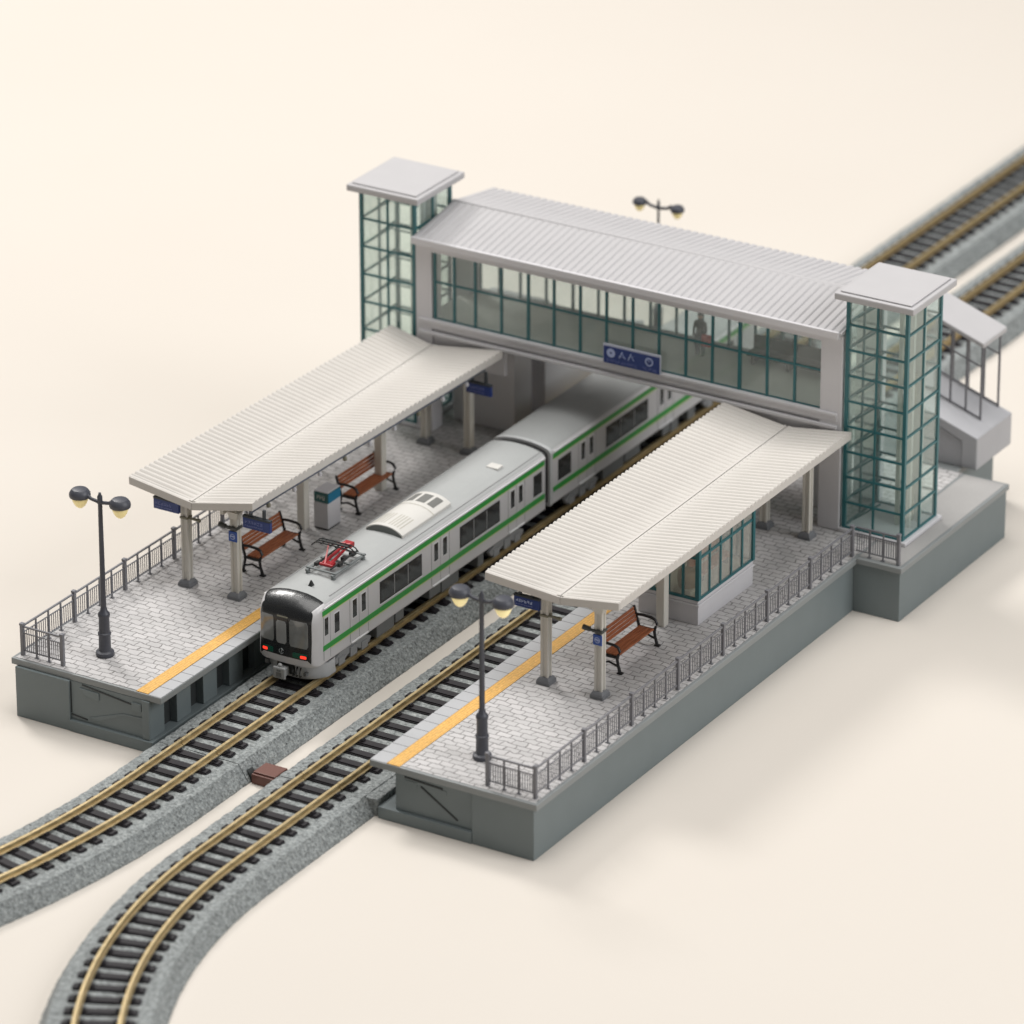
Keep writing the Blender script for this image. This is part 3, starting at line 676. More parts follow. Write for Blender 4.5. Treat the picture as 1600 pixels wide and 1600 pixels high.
# ------------------------------------------------------------------ footbridge
YF, YR = 15.6, 17.75; BX0, BX1 = -5.46, 6.17
MUL = [-4.975,-4.40,-3.81,-3.08,-2.33,-1.617,-.893,-.172,.545,1.26,1.987,2.70,3.433,4.167,4.897,5.60]
def bridge_roof(x0, x1, ye, yr, yb, ze, zr, zb):
    per = .2; n = int((x1-x0)/per)*6
    def half(ya, za, yc, zc):
        mb = MB(); vs = []; fs = []; th = .09; nx = 4; US = [0, .5, .945, .97, 1.] if zc > za else [0, .03, .055, .5, 1.]; W = nx+1; L = n+1
        for j in range(L):
            x = x0+(x1-x0)*j/n; rib = {0:0,1:1.,2:1.,3:1.,4:.9,5:0}[j % 6]*.035
            if j in (0, n): rib = 0
            for i in range(W):
                u = US[i]; rr = .035 if (i >= nx-1 if zc > za else i <= 1) else rib
                vs.append((x, ya+(yc-ya)*u, za+(zc-za)*u+rr))
        nb = len(vs)
        for j in range(L):
            x = x0+(x1-x0)*j/n
            for i in range(W): u = US[i]; vs.append((x, ya+(yc-ya)*u, za+(zc-za)*u-th))
        for j in range(n):
            for i in range(nx):
                a = j*W+i; fs += [(a, a+1, a+W+1, a+W), (nb+a, nb+a+W, nb+a+W+1, nb+a+1)]
            a = j*W; fs += [(a, a+W, nb+a+W, nb+a), (a+nx, nb+a+nx, nb+a+W+nx, a+W+nx)]
        for i in range(nx):
            a = n*W+i; fs += [(i, nb+i, nb+i+1, i+1), (a, a+1, nb+a+1, nb+a)]
        return mb.add(vs, fs)
    return half(ye, ze, yr-.02, zr), half(yr+.02, zr, yb, zb)
FB = thing('footbridge', 'covered grey footbridge with long glazed wall spanning both tracks', 'bridge', (.35, 17, 0))
a, b = bridge_roof(BX0, 6.20, 15.40, 17.30, 19.15, 6.47, 6.76, 6.47)
a.build('roof_panel', M['bridgeroof'], FB, smooth=30); b.build('roof_panel', M['bridgeroof'], FB, smooth=30)
r = MB(); r.bar((BX0, 17.30, 6.775), (6.20, 17.30, 6.750), .09, .09); r.build('ridge_cap', M['bridgeroof'], FB, bevel=.012)
e = MB(); e.box(BX0, 6.16, 15.34, 15.43, 6.33, 6.508); e.box(BX0+.02, 6.14, 15.445, 15.52, 6.27, 6.40); e.build('eave_gutter', M['bridgewhite'], FB, bevel=.02)
w = MB()
w.box(BX0+.42, BX1-.56, YF-.03, YF+.10, 6.12, 6.38)                # header
w.box(BX0+.42, BX1-.56, YR-.10, YR+.03, 6.12, 6.38)
w.build('header', M['bridgewhite'], FB, bevel=.01)
s = MB(); s.box(BX0+.1, BX1-.1, YF-.06, YR+.06, 4.16, 4.30); s.box(BX0+.1, BX1-.1, YF-.10, YF+.06, 4.301, 4.39); s.box(BX0+.1, BX1-.1, YF+.02, YR-.02, 4.02, 4.159)
s.box(BX0+.1, BX1-.1, YF-.09, YF+.0, 3.98, 4.075); s.box(BX0+.1, BX1-.1, YR-.08, YR+.08, 4.301, 4.42)
s.build('girder', M['bridgewhite'], FB, bevel=.02)
MB().box(BX0+.2, BX1-.2, YF+.11, YR-.11, 4.3005, 4.34).build('floor', M['floor'], FB)
MB().box(BX0+.47, 5.58, YF+.12, YR-.12, 6.16, 6.20).build('bounce_ceiling', M['bouncewhite'], FB)  # white panel added under the roof to bounce light onto the floor
for x0, x1 in ((BX0, BX0+.45), (5.60, BX1)):
    p = MB(); p.box(x0, x1, YF-.04, YF+.42, H+.011, 6.34); p.build('pier', M['bridgewhite'], FB, bevel=.02)
    p = MB(); p.box(x0, x1, YR-.42, YR+.04, H+.011, 6.34); p.build('pier', M['bridgewhite'], FB, bevel=.02)
# lower walls under the bridge ends
MB().box(3.05, 5.598, YF+.03, YF+.15, 3.3, 4.018).build('end_wall', M['bridgewhite'], FB)
MB().box(-5.008, -3.0, YF+.03, YF+.15, 3.3, 4.018).build('end_wall', M['bridgewhite'], FB)
for x0, x1 in ((-5.0, -3.25), (4.7, 5.58)):
    MB().box(x0, x1, 16.5, YR-.43, H+.018, 4.01).build('pier_wall', M['bridgewhite'], FB, bevel=.02)
for yy, nm in ((YF+.03, 'f'), (YR-.03, 'r')):
    f = MB()
    for k, x in enumerate(MUL):
        wd = .075 if k == 12 else (.05 if k not in (4,) else .06)
        if k == len(MUL)-1: continue
        if k == 0: x += .03
        f.box(x-wd/2, x+wd/2, yy-.035, yy+.035, 4.385, 6.119)
    f.box(-4.97, 5.595, yy-.025, yy+.025, 5.335, 5.375); f.box(-4.97, 5.595, yy-.02, yy+.02, 4.391, 4.42)
    f.build('window_frame', M['teal'], FB)
    for k in range(len(MUL)-1):
        MB().box(MUL[k]+.03, MUL[k+1]-.03, yy-.004, yy+.004, 4.40, 6.118).build('window_pane', M['bridgeglass'], FB)
# sign on the bridge
T = thing('bridge_sign', 'navy blue station name board fixed to the footbridge windows', 'sign', (.6, 15.48, 4.62))
MB().box(-.17, 1.40, 15.455, 15.495, 4.36, 4.86).build('backboard', M['signframe'], T, bevel=.01)
MB().box(-.14, 1.375, 15.435, 15.4545, 4.375, 4.80).build('board', M['blue'], T)
g = MB(); rr = random.Random(9); yb_ = 15.4345
def disc(mb, x, z, r0, r1, y, n=20):
    for k in range(n):
        a0 = 2*PI*k/n; a1 = 2*PI*(k+1)/n
        mb.add([(x+r0*math.cos(a0), y, z+r0*math.sin(a0)), (x+r0*math.cos(a1), y, z+r0*math.sin(a1)), (x+r1*math.cos(a1), y, z+r1*math.sin(a1)), (x+r1*math.cos(a0), y, z+r1*math.sin(a0))], [(0,1,2,3)])
disc(g, .06, 4.65, .115, .03, yb_-.001); disc(g, 1.10, 4.64, .11, .075, yb_-.001); g.bar((1.05, yb_-.002, 4.60), (1.13, yb_-.002, 4.69), .03, .003); g.bar((1.06, yb_-.002, 4.69), (1.14, yb_-.002, 4.66), .03, .003)
# two characters like a pointed roof and a bent stroke
for x in (.36, .60):
    g.bar((x-.07, yb_-.002, 4.56), (x+.01, yb_-.002, 4.74), .025, .003); g.bar((x+.0, yb_-.0025, 4.72), (x+.09, yb_-.0025, 4.57), .025, .003)
g.bar((.28, yb_-.002, 4.62), (.46, yb_-.002, 4.60), .02, .003); g.bar((.60, yb_-.003, 4.64), (.70, yb_-.003, 4.70), .02, .003)
g.build('emblem', M['signmark'], T)
g = MB(); scribble(g, -.06, .78, 4.42, 4.49, 11, yb_, rr, .012); scribble(g, .92, 1.32, 4.42, 4.49, 6, yb_, rr, .012); g.build('lettering', M['signmarkdim'], T)

# person and seat inside the bridge
def person(loc):
    T = thing('person', 'person in a dark jacket with a red bag standing inside the footbridge', 'person', loc)
    me = bpy.data.meshes.new('body')
    vs = [(0,0,.56),(0,0,.70),(0,0,.86),(0,0,.93),(0,0,.99),(0,0,1.07),
          (.07,0,.54),(.075,.01,.30),(.08,.0,.05),(.085,-.06,.025),(-.07,0,.54),(-.075,-.02,.30),(-.08,.02,.05),(-.085,-.04,.025),
          (.13,0,.86),(.17,-.02,.68),(.14,-.10,.56),(.135,-.13,.52),(-.13,0,.86),(-.17,.0,.68),(-.17,-.03,.53),(-.17,-.04,.49)]
    es = [(0,1),(1,2),(2,3),(3,4),(4,5),(0,6),(6,7),(7,8),(8,9),(0,10),(10,11),(11,12),(12,13),(2,14),(14,15),(15,16),(16,17),(2,18),(18,19),(19,20),(20,21)]
    rad = [.10,.095,.10,.04,.075,.07,.07,.05,.035,.03,.07,.05,.035,.03,.05,.038,.03,.025,.05,.038,.03,.025]
    me.from_pydata(vs, es, []); o = bpy.data.objects.new('body', me); COL.objects.link(o); o.parent = T
    o.modifiers.new('skin', 'SKIN'); 
    for i, r_ in enumerate(rad): me.skin_vertices[0].data[i].radius = (r_, r_*.8)
    me.skin_vertices[0].data[0].use_root = True
    ss = o.modifiers.new('sub', 'SUBSURF'); ss.levels = ss.render_levels = 2
    me.materials.append(M['jacket'])
    lx, ly, lz = loc
    h = MB(); h.lathe([(.01,.95),(.05,.965),(.068,1.0),(.072,1.04),(.06,1.09),(.03,1.112)], 0, 0, 16); 
    hd = MB(); hd.v = [(x+lx, y+ly, z+lz) for x, y, z in h.v]; hd.f = h.f; hd.m = h.m; hd.build('face', M['skin'], T, smooth=True)
    h = MB(); h.lathe([(.074,1.03),(.08,1.06),(.07,1.10),(.04,1.125),(.01,1.13)], 0, .012, 16)
    hd = MB(); hd.v = [(x+lx, y+ly, z+lz) for x, y, z in h.v]; hd.f = h.f; hd.m = h.m; hd.build('hair', M['hair'], T, smooth=True)
    tr = MB(); tr.tube([(lx+.07,ly,lz+.56),(lx+.076,ly+.01,lz+.30),(lx+.08,ly,lz+.06)], [.088,.066,.055], 10); tr.tube([(lx-.07,ly,lz+.56),(lx-.076,ly-.02,lz+.30),(lx-.08,ly+.02,lz+.06)], [.088,.066,.055], 10)
    tr.build('trousers', M['trousers'], T, smooth=50)
    return T
person((1.60, 17.0, 4.342))
o = MB().box(1.72, 1.98, 16.80, 16.92, 4.68, 4.98).build('shoulder_bag', M['redcloth'], bevel=.04, segs=3)
tag(o, 'red bag held at the side of the person inside the footbridge', 'bag')
T = thing('long_seat', 'dark long seat against the rear windows at the right inside the footbridge', 'bench', (3.9, 17.4, 4.34))
MB().box(2.75, 4.95, 17.15, 17.58, 4.53, 4.62).build('seat', M['armdark'], T, bevel=.02)
MB().box(2.75, 4.95, 17.54, 17.60, 4.625, 4.95).build('backrest', M['armdark'], T, bevel=.01)
for x in (2.9, 3.85, 4.8): MB().box(x-.04, x+.04, 17.20, 17.52, 4.342, 4.529).build('leg', M['black'], T)

# ------------------------------------------------------------------ lift towers
def tower(label, x0, x1, y0, y1, rows, plinth):
    T = thing('lift_tower', label, 'tower', ((x0+x1)/2, (y0+y1)/2, H), 'glass lift towers')
    zb = H+.012; zt = 7.33; cw = .085
    MB().box(x0-.06, x1+.10, y0-.06, y1+.10, zb, zb+.10).build('plinth', M['bridgewhite'], T, bevel=.02)
    f = MB(); z0 = zb+.101
    for x in (x0, x1):
        for y in (y0, y1):
            sx = 1 if x == x0 else -1; sy = 1 if y == y0 else -1
            f.box(min(x, x+sx*cw), max(x, x+sx*cw), min(y, y+sy*cw), max(y, y+sy*cw), z0, zt)
    xm = (x0+x1)/2; ym = (y0+y1)/2; m = .042
    for y in (y0+.03, y1-.03): f.box(xm-m/2, xm+m/2, y-.026, y+.026, z0, zt)
    for x in (x0+.03, x1-.03): f.box(x-.026, x+.026, ym-m/2, ym+m/2, z0, zt)
    for k in range(rows+1):
        z = z0+.02+(zt-z0-.05)*k/rows
        for y in (y0+.03, y1-.03): f.box(x0+.01, x1-.01, y-.024, y+.024, z-.022, z+.022)
        for x in (x0+.03, x1-.03): f.box(x-.0245, x+.0245, y0+.01, y1-.01, z-.0225, z+.0225)
    f.build('frame', M['teal'], T)
    for y in (y0+.03, y1-.03): MB().box(x0+.06, x1-.06, y-.004, y+.004, z0, zt-.01).build('glass_wall', M['towerglass'], T)
    for x in (x0+.03, x1-.03): MB().box(x-.004, x+.004, y0+.06, y1-.06, z0, zt-.01).build('glass_wall', M['towerglass'], T)
    # lift shaft inside, with landings and slanting stays
    s = MB(); ax0 = x0+.62*(x1-x0); 
    for dx, dy in ((.0, .0), (.30, .0), (.0, .45), (.30, .45)):
        s.box(ax0+dx, ax0+dx+.09, y0+.75+dy, y0+.84+dy, z0, zt-.02)
    s.box(ax0+.02, ax0+.36, y1-.34, y1-.30, z0, zt-.02)
    s.build('lift_shaft', M['core'], T)
    d = MB()
    for k in range(rows):
        za = z0+.06+(zt-z0-.05)*k/rows; zc = z0+(zt-z0-.05)*(k+1)/rows-.04
        d.bar((x0+.10, y0+.42, za), (xm-.02, y0+.42, zc), .04, .05)
        d.box(x0+.08, xm, y1-.30, y1-.26, zc, zc+.03)
    d.build('stay', M['teal'], T)
    c = MB(); c.box(ax0+.10, ax0+.30, y0+.86, y0+1.18, z0+.04, z0+.95); c.box(ax0+.10, ax0+.30, y0+.86, y0+1.18, 4.45, 5.3); c.build('lift_car', M['armgrey'], T, bevel=.02)
    R = MB(); R.box(x0-.19, x1+.25, y0-.27, y1+.20, zt+.002, zt+.17); R.build('roof', M['bridgeroof'], T, bevel=.03)
    MB().box(x0-.09, x1+.14, y0-.16, y1+.10, zt+.171, zt+.21).build('roof_panel', M['bridgeroof'], T, bevel=.02)
tower('glass lift tower with flat grey roof on the corner block beside the waiting room platform', 6.225, 7.84, 15.60, 17.32, 9, 1)
tower('glass lift tower with flat grey roof behind the canopy of the two benches', -7.075, -5.49, 15.60, 17.30, 8, 0)

# ------------------------------------------------------------------ covered stairway beyond the right tower
T = thing('covered_stairway', 'pale covered stairway descending behind the right lift tower', 'stairway', (6.6, 21, H))
y0, y1 = 20.25, 22.10
MB().prism([(5.2, 3.00), (5.2, 2.85), (6.99, 2.10), (6.99, 1.43), (7.40, 1.43), (7.40, 2.257)], y0, y1, 'y').build('stair_slab', M['stairgrey'], T, bevel=.03)
MB().prism([(5.2, H+.02), (6.985, H+.02), (6.985, 2.06), (5.2, 2.82)], y0+.06, y1-.05, 'y').build('side_wall', M['stairgrey'], T)
MB().prism([(5.2, 5.08), (5.2, 4.95), (7.14, 4.28), (7.14, 4.41)], 20.95, 22.2, 'y').build('roof', M['bridgeroof'], T, bevel=.03)
for y in (21.06, 22.0):
    p = MB()
    for x in (5.4, 5.82, 6.24, 6.66, 7.06): p.bar((x, y, 2.58-.34*(x-6.45)), (x, y, 4.96-.345*(x-5.2)), .045, .045)
    p.bar((5.3, y+.002, 4.35), (7.05, y+.002, 3.75), .03, .03); p.bar((5.3, y-.001, 3.02), (7.05, y-.001, 2.42), .035, .035)
    p.build('railing', M['fence'], T)

T = thing('stair_flight', 'pale stair flight under and behind the left end of the footbridge', 'stairs', (-4.1, 20, H))
pts = [(17.9, H+.02), (22.6, H+.02)]
for k in range(13): pts += [(22.6-.36*k, H+.02+.22*(k+1)), (22.6-.36*(k+1), H+.02+.22*(k+1))]
MB().prism(pts, -4.95, -3.32, 'x').build('steps', M['bridgewhite'], T)
MB().prism([(17.9, H+.022), (22.75, H+.022), (22.75, H+.75), (17.9, 4.0)], -3.318, -3.22, 'x').build('side_wall', M['bridgewhite'], T, bevel=.015)

# ------------------------------------------------------------------ train
XC, HW = -1.67, .79
half = [(.79,.97),(.79,1.6),(.79,2.24),(.782,2.29),(.755,2.335),(.70,2.372),(.60,2.405),(.45,2.44),(.25,2.468),(.0,2.478)]
def dense_outline():
    pts = [(0,.92),(.4,.92),(.76,.92),(.782,.93)] + half
    out = []
    for (a, b), (c_, d) in zip(pts[:-1], pts[1:]):
        n = max(1, int(math.hypot(c_-a, d-b)/.02))
        for k in range(n): out.append((a+(c_-a)*k/n, b+(d-b)*k/n))
    out.append(pts[-1]); return out + [(-x, z) for x, z in out[-2:0:-1]]
OUT = dense_outline(); ZC = 1.60
ANG = sorted((math.atan2(z-ZC, x), math.hypot(x, z-ZC)) for x, z in OUT)
def out_r(a):
    import bisect
    i = bisect.bisect(ANG, (a, 0)); p = ANG[i-1] if i > 0 else (ANG[-1][0]-2*PI, ANG[-1][1]); q = ANG[i] if i < len(ANG) else (ANG[0][0]+2*PI, ANG[0][1])
    t_ = (a-p[0])/max(1e-9, q[0]-p[0]); return p[1]+(q[1]-p[1])*t_
def nose_y(x, z, s=None):
    if s is None: s = math.hypot(x, z-ZC)/out_r(math.atan2(z-ZC, x))
    if z < ZC and s > .70:
        k_ = max(.30, min(1., abs(x)/HW)**3); t_ = min(1., (ZC-z)/.5); t_ = t_*t_*(3-2*t_)
        s = .70+(s-.70)*(1+(k_-1)*t_)
    u = max(0., (s-.70)/.30); u = min(u, 1.)
    return 3.88+.30*(1-math.sqrt(max(0, 1-u*u)))+.30*max(0, (z-1.98)/.5)**1.7+.07*(x/HW)**2
def car(label, y0, y1, nose, layout):
    T = thing('train_car', label, 'train car', (XC, (y0+y1)/2, .46), 'cars of the green striped train')
    n = len(OUT); X = XC
    if nose:
        S = [.001]+[.1*k for k in range(1, 8)]+[.75,.78,.805,.83,.86,.885,.91,.93,.95,.965,.978,.987,.994,1.]
        rings = [[(X+x*s, nose_y(x*s, ZC+(z-ZC)*s, s), ZC+(z-ZC)*s) for x, z in OUT] for s in S]
        wb = MB(); mk = MB(); allv = [p for r_ in rings for p in r_]
        bf, mf, rf = [], [], []
        for i in range(len(S)-1):
            for k in range(n):
                k2 = (k+1) % n; q = (i*n+k, i*n+k2, (i+1)*n+k2, (i+1)*n+k)
                x, z = OUT[k]; top = z > 2.3 and abs(x) < .735
                (mf if (S[i+1] <= (.751 if z < .925 else .861) or top) else bf).append(q)
        wb.add(allv+[(X+x, 5.2, z) for x, z in OUT]+[(X+x, y1, z) for x, z in OUT], bf)
        b0 = (len(S)-1)*n
        nv = len(S)*n
        for k in range(n):
            k2 = (k+1) % n; roof = OUT[k][1] > 2.33 and OUT[k2][1] > 2.33
            for a_, b_ in ((b0, nv), (nv, nv+n)):
                wb.f.append((a_+k, a_+k2, b_+k2, b_+k)); wb.m.append(1 if roof else 0)
        wb.f.append(tuple(nv+n+k for k in range(n))); wb.m.append(0)
        wb.build('car_body', [M['tbody'], M['troof']], T, smooth=35)
        mk.add(allv, mf); mk.build('front_mask', M['tblack'], T, smooth=40)
    else:
        wb = MB(); wb.add([(X+x, y0, z) for x, z in OUT]+[(X+x, y1, z) for x, z in OUT], [])
        for k in range(n):
            k2 = (k+1) % n; roof = OUT[k][1] > 2.33 and OUT[k2][1] > 2.33
            wb.f.append((k, k2, n+k2, n+k)); wb.m.append(1 if roof else 0)
        wb.f.append(tuple(range(n))); wb.m.append(0); wb.f.append(tuple(range(n, 2*n))); wb.m.append(0)
        wb.build('car_body', [M['tbody'], M['troof']], T, smooth=35)
        r_ = MB(); inner = [(x*.93, ZC+(z-ZC)*.94) for x, z in OUT]
        vs = []
        for yy in (y0-.05, y0+.06):
            vs += [(X+x*1.012, yy, ZC+(z-ZC)*1.012) for x, z in OUT]+[(X+x, yy, z) for x, z in inner]
        fs = []
        for k in range(n):
            k2 = (k+1) % n
            fs += [(k, k2, n+k2, n+k), (2*n+k, 3*n+k, 3*n+k2, 2*n+k2), (k, 2*n+k, 2*n+k2, k2), (n+k, n+k2, 3*n+k2, 3*n+k)]
        r_.add(vs, fs); r_.build('end_rim', M['hoop'], T, smooth=35)
    ys = y0+.36 if nose else y0+.08
    for sx in (1, -1):
        xs = X+sx*HW
        def plate(mb, ya, yb, za, zb, p0, p1, mi=0):
            a, b = sorted((xs+sx*p0, xs+sx*p1)); mb.box(a, b, ya, yb, za, zb, mi)
        g = MB(); plate(g, ys, y1-.04, 2.105, 2.225, -.004, .006); g.build('stripe', M['tgreen'], T)
        g = MB(); plate(g, ys, y1-.04, 2.085, 2.104, -.004, .005); g.build('thin_stripe', M['tlime'], T)
        g = MB(); plate(g, ys+.01, y1-.04, 1.235, 1.365, -.004, .010); g.build('stripe', M['tgreen'], T)
        g = MB(); plate(g, ys+.3, y1-.04, 1.205, 1.234, -.004, .005); g.build('thin_stripe', M['tlime'], T)
        g = MB(); plate(g, ys+.05, y1-.02, 2.262, 2.285, -.004, .022); g.build('rain_gutter', M['twinframe'], T)
        for kind, a, b in layout:
            if kind == 'cab':
                d_ = MB(); plate(d_, a, b, 1.0, 2.07, -.004, .004); dd = d_.build('door', M['tbody'], T)
                e_ = MB(); plate(e_, a-.012, a-.001, 1.0, 2.08, -.003, .007); plate(e_, b+.001, b+.012, 1.0, 2.08, -.003, .007); e_.build('door_edge', M['tseam'], dd)
                w_ = MB(); plate(w_, a+.04, b-.08, 1.60, 2.02, .0045, .009); w_.build('door_window', M['twin'], dd)
            if kind == 'win':
                zz = (1.44, 1.99)
                f_ = MB(); plate(f_, a, b, zz[0], zz[1], -.004, .010); ff = f_.build('window_frame', M['twinblack'], T, bevel=.008)
                wdt = b-a; k3 = 3 if wdt > 1 else 1
                for k in range(k3):
                    w_ = MB(); plate(w_, a+.035+(wdt-.05)*k/k3, a+.015+(wdt-.05)*(k+1)/k3, zz[0]+.05, zz[1]-.035, .0102, .0135); w_.build('pane', M['twin'], ff)
                s_ = MB(); plate(s_, a-.01, b+.01, zz[0]-.022, zz[0]-.004, -.004, .02); s_.build('sill', M['twinframe'], ff)
                if k3 == 3:
                    for k in (1, 2):
                        s_ = MB(); yk = a+.025+(wdt-.05)*k/3; plate(s_, yk-.012, yk+.012, zz[0]+.03, zz[1]-.03, .0101, .016)
                        s_.build('mullion', M['tseam'], ff)
            if kind == 'slit':
                f_ = MB(); plate(f_, a-.025, b+.025, 1.475, 2.0, -.004, .008); ff = f_.build('window_frame', M['twinframe'], T, bevel=.008)
                w_ = MB(); plate(w_, a, b, 1.50, 1.975, .0082, .0125); w_.build('pane', M['twin'], ff)
            if kind == 'door':
                mid = (a+b)/2
                for q0, q1 in ((a, mid-.006), (mid+.006, b)):
                    d_ = MB(); plate(d_, q0, q1, 1.0, 2.075, -.004, .0045); dd = d_.build('door', M['tbody'], T, bevel=.004)
                    f_ = MB(); c_ = (q0+q1)/2; plate(f_, c_-.115, c_+.115, 1.545, 2.03, .0046, .0085); f_.build('window_rim', M['twinframe'], dd)
                    w_ = MB(); plate(w_, c_-.085, c_+.085, 1.57, 2.005, .0086, .0125); w_.build('door_window', M['twin'], dd)
                e_ = MB()
                for q in (a-.012, mid, b+.012): plate(e_, q-.005, q+.005, 1.0, 2.08, -.003, .0055)
                e_.build('door_seam', M['tseam'], T)
                e_ = MB(); plate(e_, a+.02, b-.02, .955, .99, -.004, .035); e_.build('door_step', M['twinframe'], T, bevel=.008)
    # running gear
    for yb_ in ((y0+1.75, y1-1.6) if nose else (y0+1.6, y1-1.6)):
        for sx in (1, -1):
            bg = MB()
            x = X+sx*.60; a, b = sorted((x, x+sx*.09))
            bg.prism([(yb_-.78,.72),(yb_-.70,.60),(yb_-.30,.60),(yb_-.2,.66),(yb_+.2,.66),(yb_+.3,.60),(yb_+.70,.60),(yb_+.78,.72),(yb_+.5,.84),(yb_-.5,.84)], a, b, 'x')
            for dy in (-.48, .48): bg.box(a-.01, b+.02, yb_+dy-.13, yb_+dy+.13, .53, .73)
            bg.box(a, b+.03, yb_-.14, yb_+.14, .56, .80)
            bo = bg.build('bogie', M['bogie'], T, bevel=.012)
            for dy in (-.48, .48):
                wv = MB(); x = X+sx*.45; ring = [(yb_+dy+.20*math.cos(2*PI*k/18), .666+.20*math.sin(2*PI*k/18)) for k in range(18)]
                wv.prism(ring, x-.03, x+.03, 'x'); wv.build('wheel', M['dark'], bo)
    lo = y0+2.75 if nose else y0+2.6; hi = y1-2.6; y = lo; rr_ = random.Random(int(y0*10))
    k = 0
    while y < hi-.3:
        L_ = min(rr_.choice([.55, .8, .42, 1.05]), hi-y)
        if k % 3 != 2:
            MB().box(X-.70, X+.70, y, y+L_-.06, .56+.05*(k % 2), .918).build('equipment_box', M['under'], T, bevel=.015)
        y += L_; k += 1
    MB().box(X-.55, X+.55, y0+.4, y1-.1, .70, .9185).build('underframe', M['dark'], T)
    # roof equipment
    return T
lay1 = [('cab', 4.30, 4.56), ('slit', 4.74, 4.94), ('door', 5.40, 6.14), ('win', 6.65, 8.45), ('door', 8.88, 9.64), ('win', 10.12, 11.90), ('door', 12.30, 13.02), ('win', 13.44, 13.82)]
C1 = car('leading green striped train car with black front and red pantograph', 3.9, 13.98, True, lay1)
lay2 = [('win', 14.58, 15.18), ('door', 15.55, 16.32), ('win', 16.84, 18.86), ('door', 19.35, 20.10), ('win', 20.6, 22.4), ('door', 22.85, 23.6)]
C2 = car('second green striped train car passing under the footbridge', 14.26, 24.2, False, lay2)
gp = MB(); gp.prism([(XC+x*.9, ZC+(z-ZC)*.90) for x, z in OUT[::4]], 13.985, 14.205, 'y'); gp.build('gangway', M['rubber'], C1)

# front details
def front_patch(name, mat, parent, x0, x1, z0, z1, off=.008, thick=.01, r=.03, n=10):
    mb = MB(); vs = []
    for j in range(n+1):
        for i in range(n+1):
            u = i/n; v = j/n; z = z0+(z1-z0)*v
            ins = 0
            dz = min(z-z0, z1-z)
            if dz < r: ins = r-math.sqrt(max(0, r*r-(r-dz)**2))
            x = x0+ins+(x1-x0-2*ins)*u
            vs.append((XC+x, nose_y(x, z)-off, z))
    nb = len(vs); vs += [(x, y+thick, z) for x, y, z in vs]
    W = n+1; fs = []
    for j in range(n):
        for i in range(n): a = j*W+i; fs += [(a, a+1, a+W+1, a+W), (nb+a, nb+a+W, nb+a+W+1, nb+a+1)]
        fs += [(j*W, (j+1)*W, nb+(j+1)*W, nb+j*W), (j*W+n, nb+j*W+n, nb+(j+1)*W+n, (j+1)*W+n)]
    for i in range(n): fs += [(i, nb+i, nb+i+1, i+1), (n*W+i, n*W+i+1, nb+n*W+i+1, nb+n*W+i)]
    mb.add(vs, fs); return mb.build(name, mat, parent, smooth=35)
front_patch('windscreen', M['tscreen'], C1, -.64, -.275, 1.40, 2.03)
front_patch('windscreen', M['tscreen'], C1, .145, .61, 1.38, 2.03)
front_patch('front_door', M['tblack'], C1, -.235, .105, 1.11, 2.10, .009, .012, .04)
front_patch('door_glass', M['tscreenlite'], C1, -.20, .07, 1.40, 1.96, .015, .012, .04)
front_patch('destination_panel', M['armgrey'], C1, -.18, .10, 2.05, 2.075, .017, .01, .005)
for x0, x1, xr0, xr1 in ((-.60, -.30, -.59, -.46), (.22, .58, .42, .57)):
    hl = front_patch('lamp_surround', M['tgreendk'], C1, x0, x1, 1.12, 1.245, .010, .014, .03)
    front_patch('tail_lamp', M['red'], hl, xr0, xr1, 1.135, 1.20, .018, .012, .02)
em = MB(); ex, ez = -.07, 1.21
for a0 in (0.3, 2.4, 4.5):
    pts = [(XC+ex+.055*math.cos(a0+t_*.35), nose_y(ex, ez)-.020, ez+.065*math.sin(a0+t_*.35)) for t_ in range(5)]
    em.tube(pts, .008, 6)
em.bar((XC+ex-.01, nose_y(ex, ez)-.019, ez-.05), (XC+ex+.02, nose_y(ex, ez)-.019, ez+.05), .014, .008)
em.build('emblem', M['emblem'], C1)
# skirt below the body
sk = MB(); vs = []; fs = []; n = 24
prof = [(-.78, 4.75)] + [(-.78+1.56*k/n, 4.02+.42*abs(2*k/n-1)**3.2) for k in range(n+1)] + [(.78, 4.75)]
for (z, dy, sc_) in ((.885, .0, 1.), (.62, .02, .985), (.49, .10, .95)):
    vs += [(XC+x*sc_, y+dy, z) for x, y in prof]
K = len(prof)
for i in range(2):
    for k in range(K-1): fs.append((i*K+k, i*K+k+1, (i+1)*K+k+1, (i+1)*K+k))
nv = len(vs); vs += [(x*.97+XC*.03, y+.05, z) for x, y, z in vs]
fs += [tuple(i+nv for i in f_[::-1]) for f_ in fs]
sk.add(vs, fs); sk.build('skirt', M['skirt'], C1, smooth=35)
MB().prism([(XC-.74, 4.5), (XC-.72, 4.16), (XC-.4, 4.02), (XC+.4, 4.02), (XC+.72, 4.16), (XC+.74, 4.5)], .886, .9195, 'z').build('body_gap', M['rubber'], C1)
dk = MB(); dk.box(XC-.27, XC+.18, 3.99, 4.06, .62, .88); dk.build('coupler_pocket', M['dark'], C1)
cp = MB(); cp.box(XC-.20, XC+.06, 3.80, 3.99, .60, .82); cp.box(XC-.235, XC+.095, 3.74, 3.80, .56, .85); cp.tube([(XC-.07,3.77,.86),(XC-.07,3.84,.90)], .05, 10)
cp.build('coupler', M['coupler'], C1, bevel=.03)
cb = MB(); cb.box(XC-.14, XC+.0, 3.732, 3.742, .62, .72); cb.box(XC-.12, XC-.02, 3.731, 3.742, .75, .80); cb.build('coupler_face', M['under'], C1)
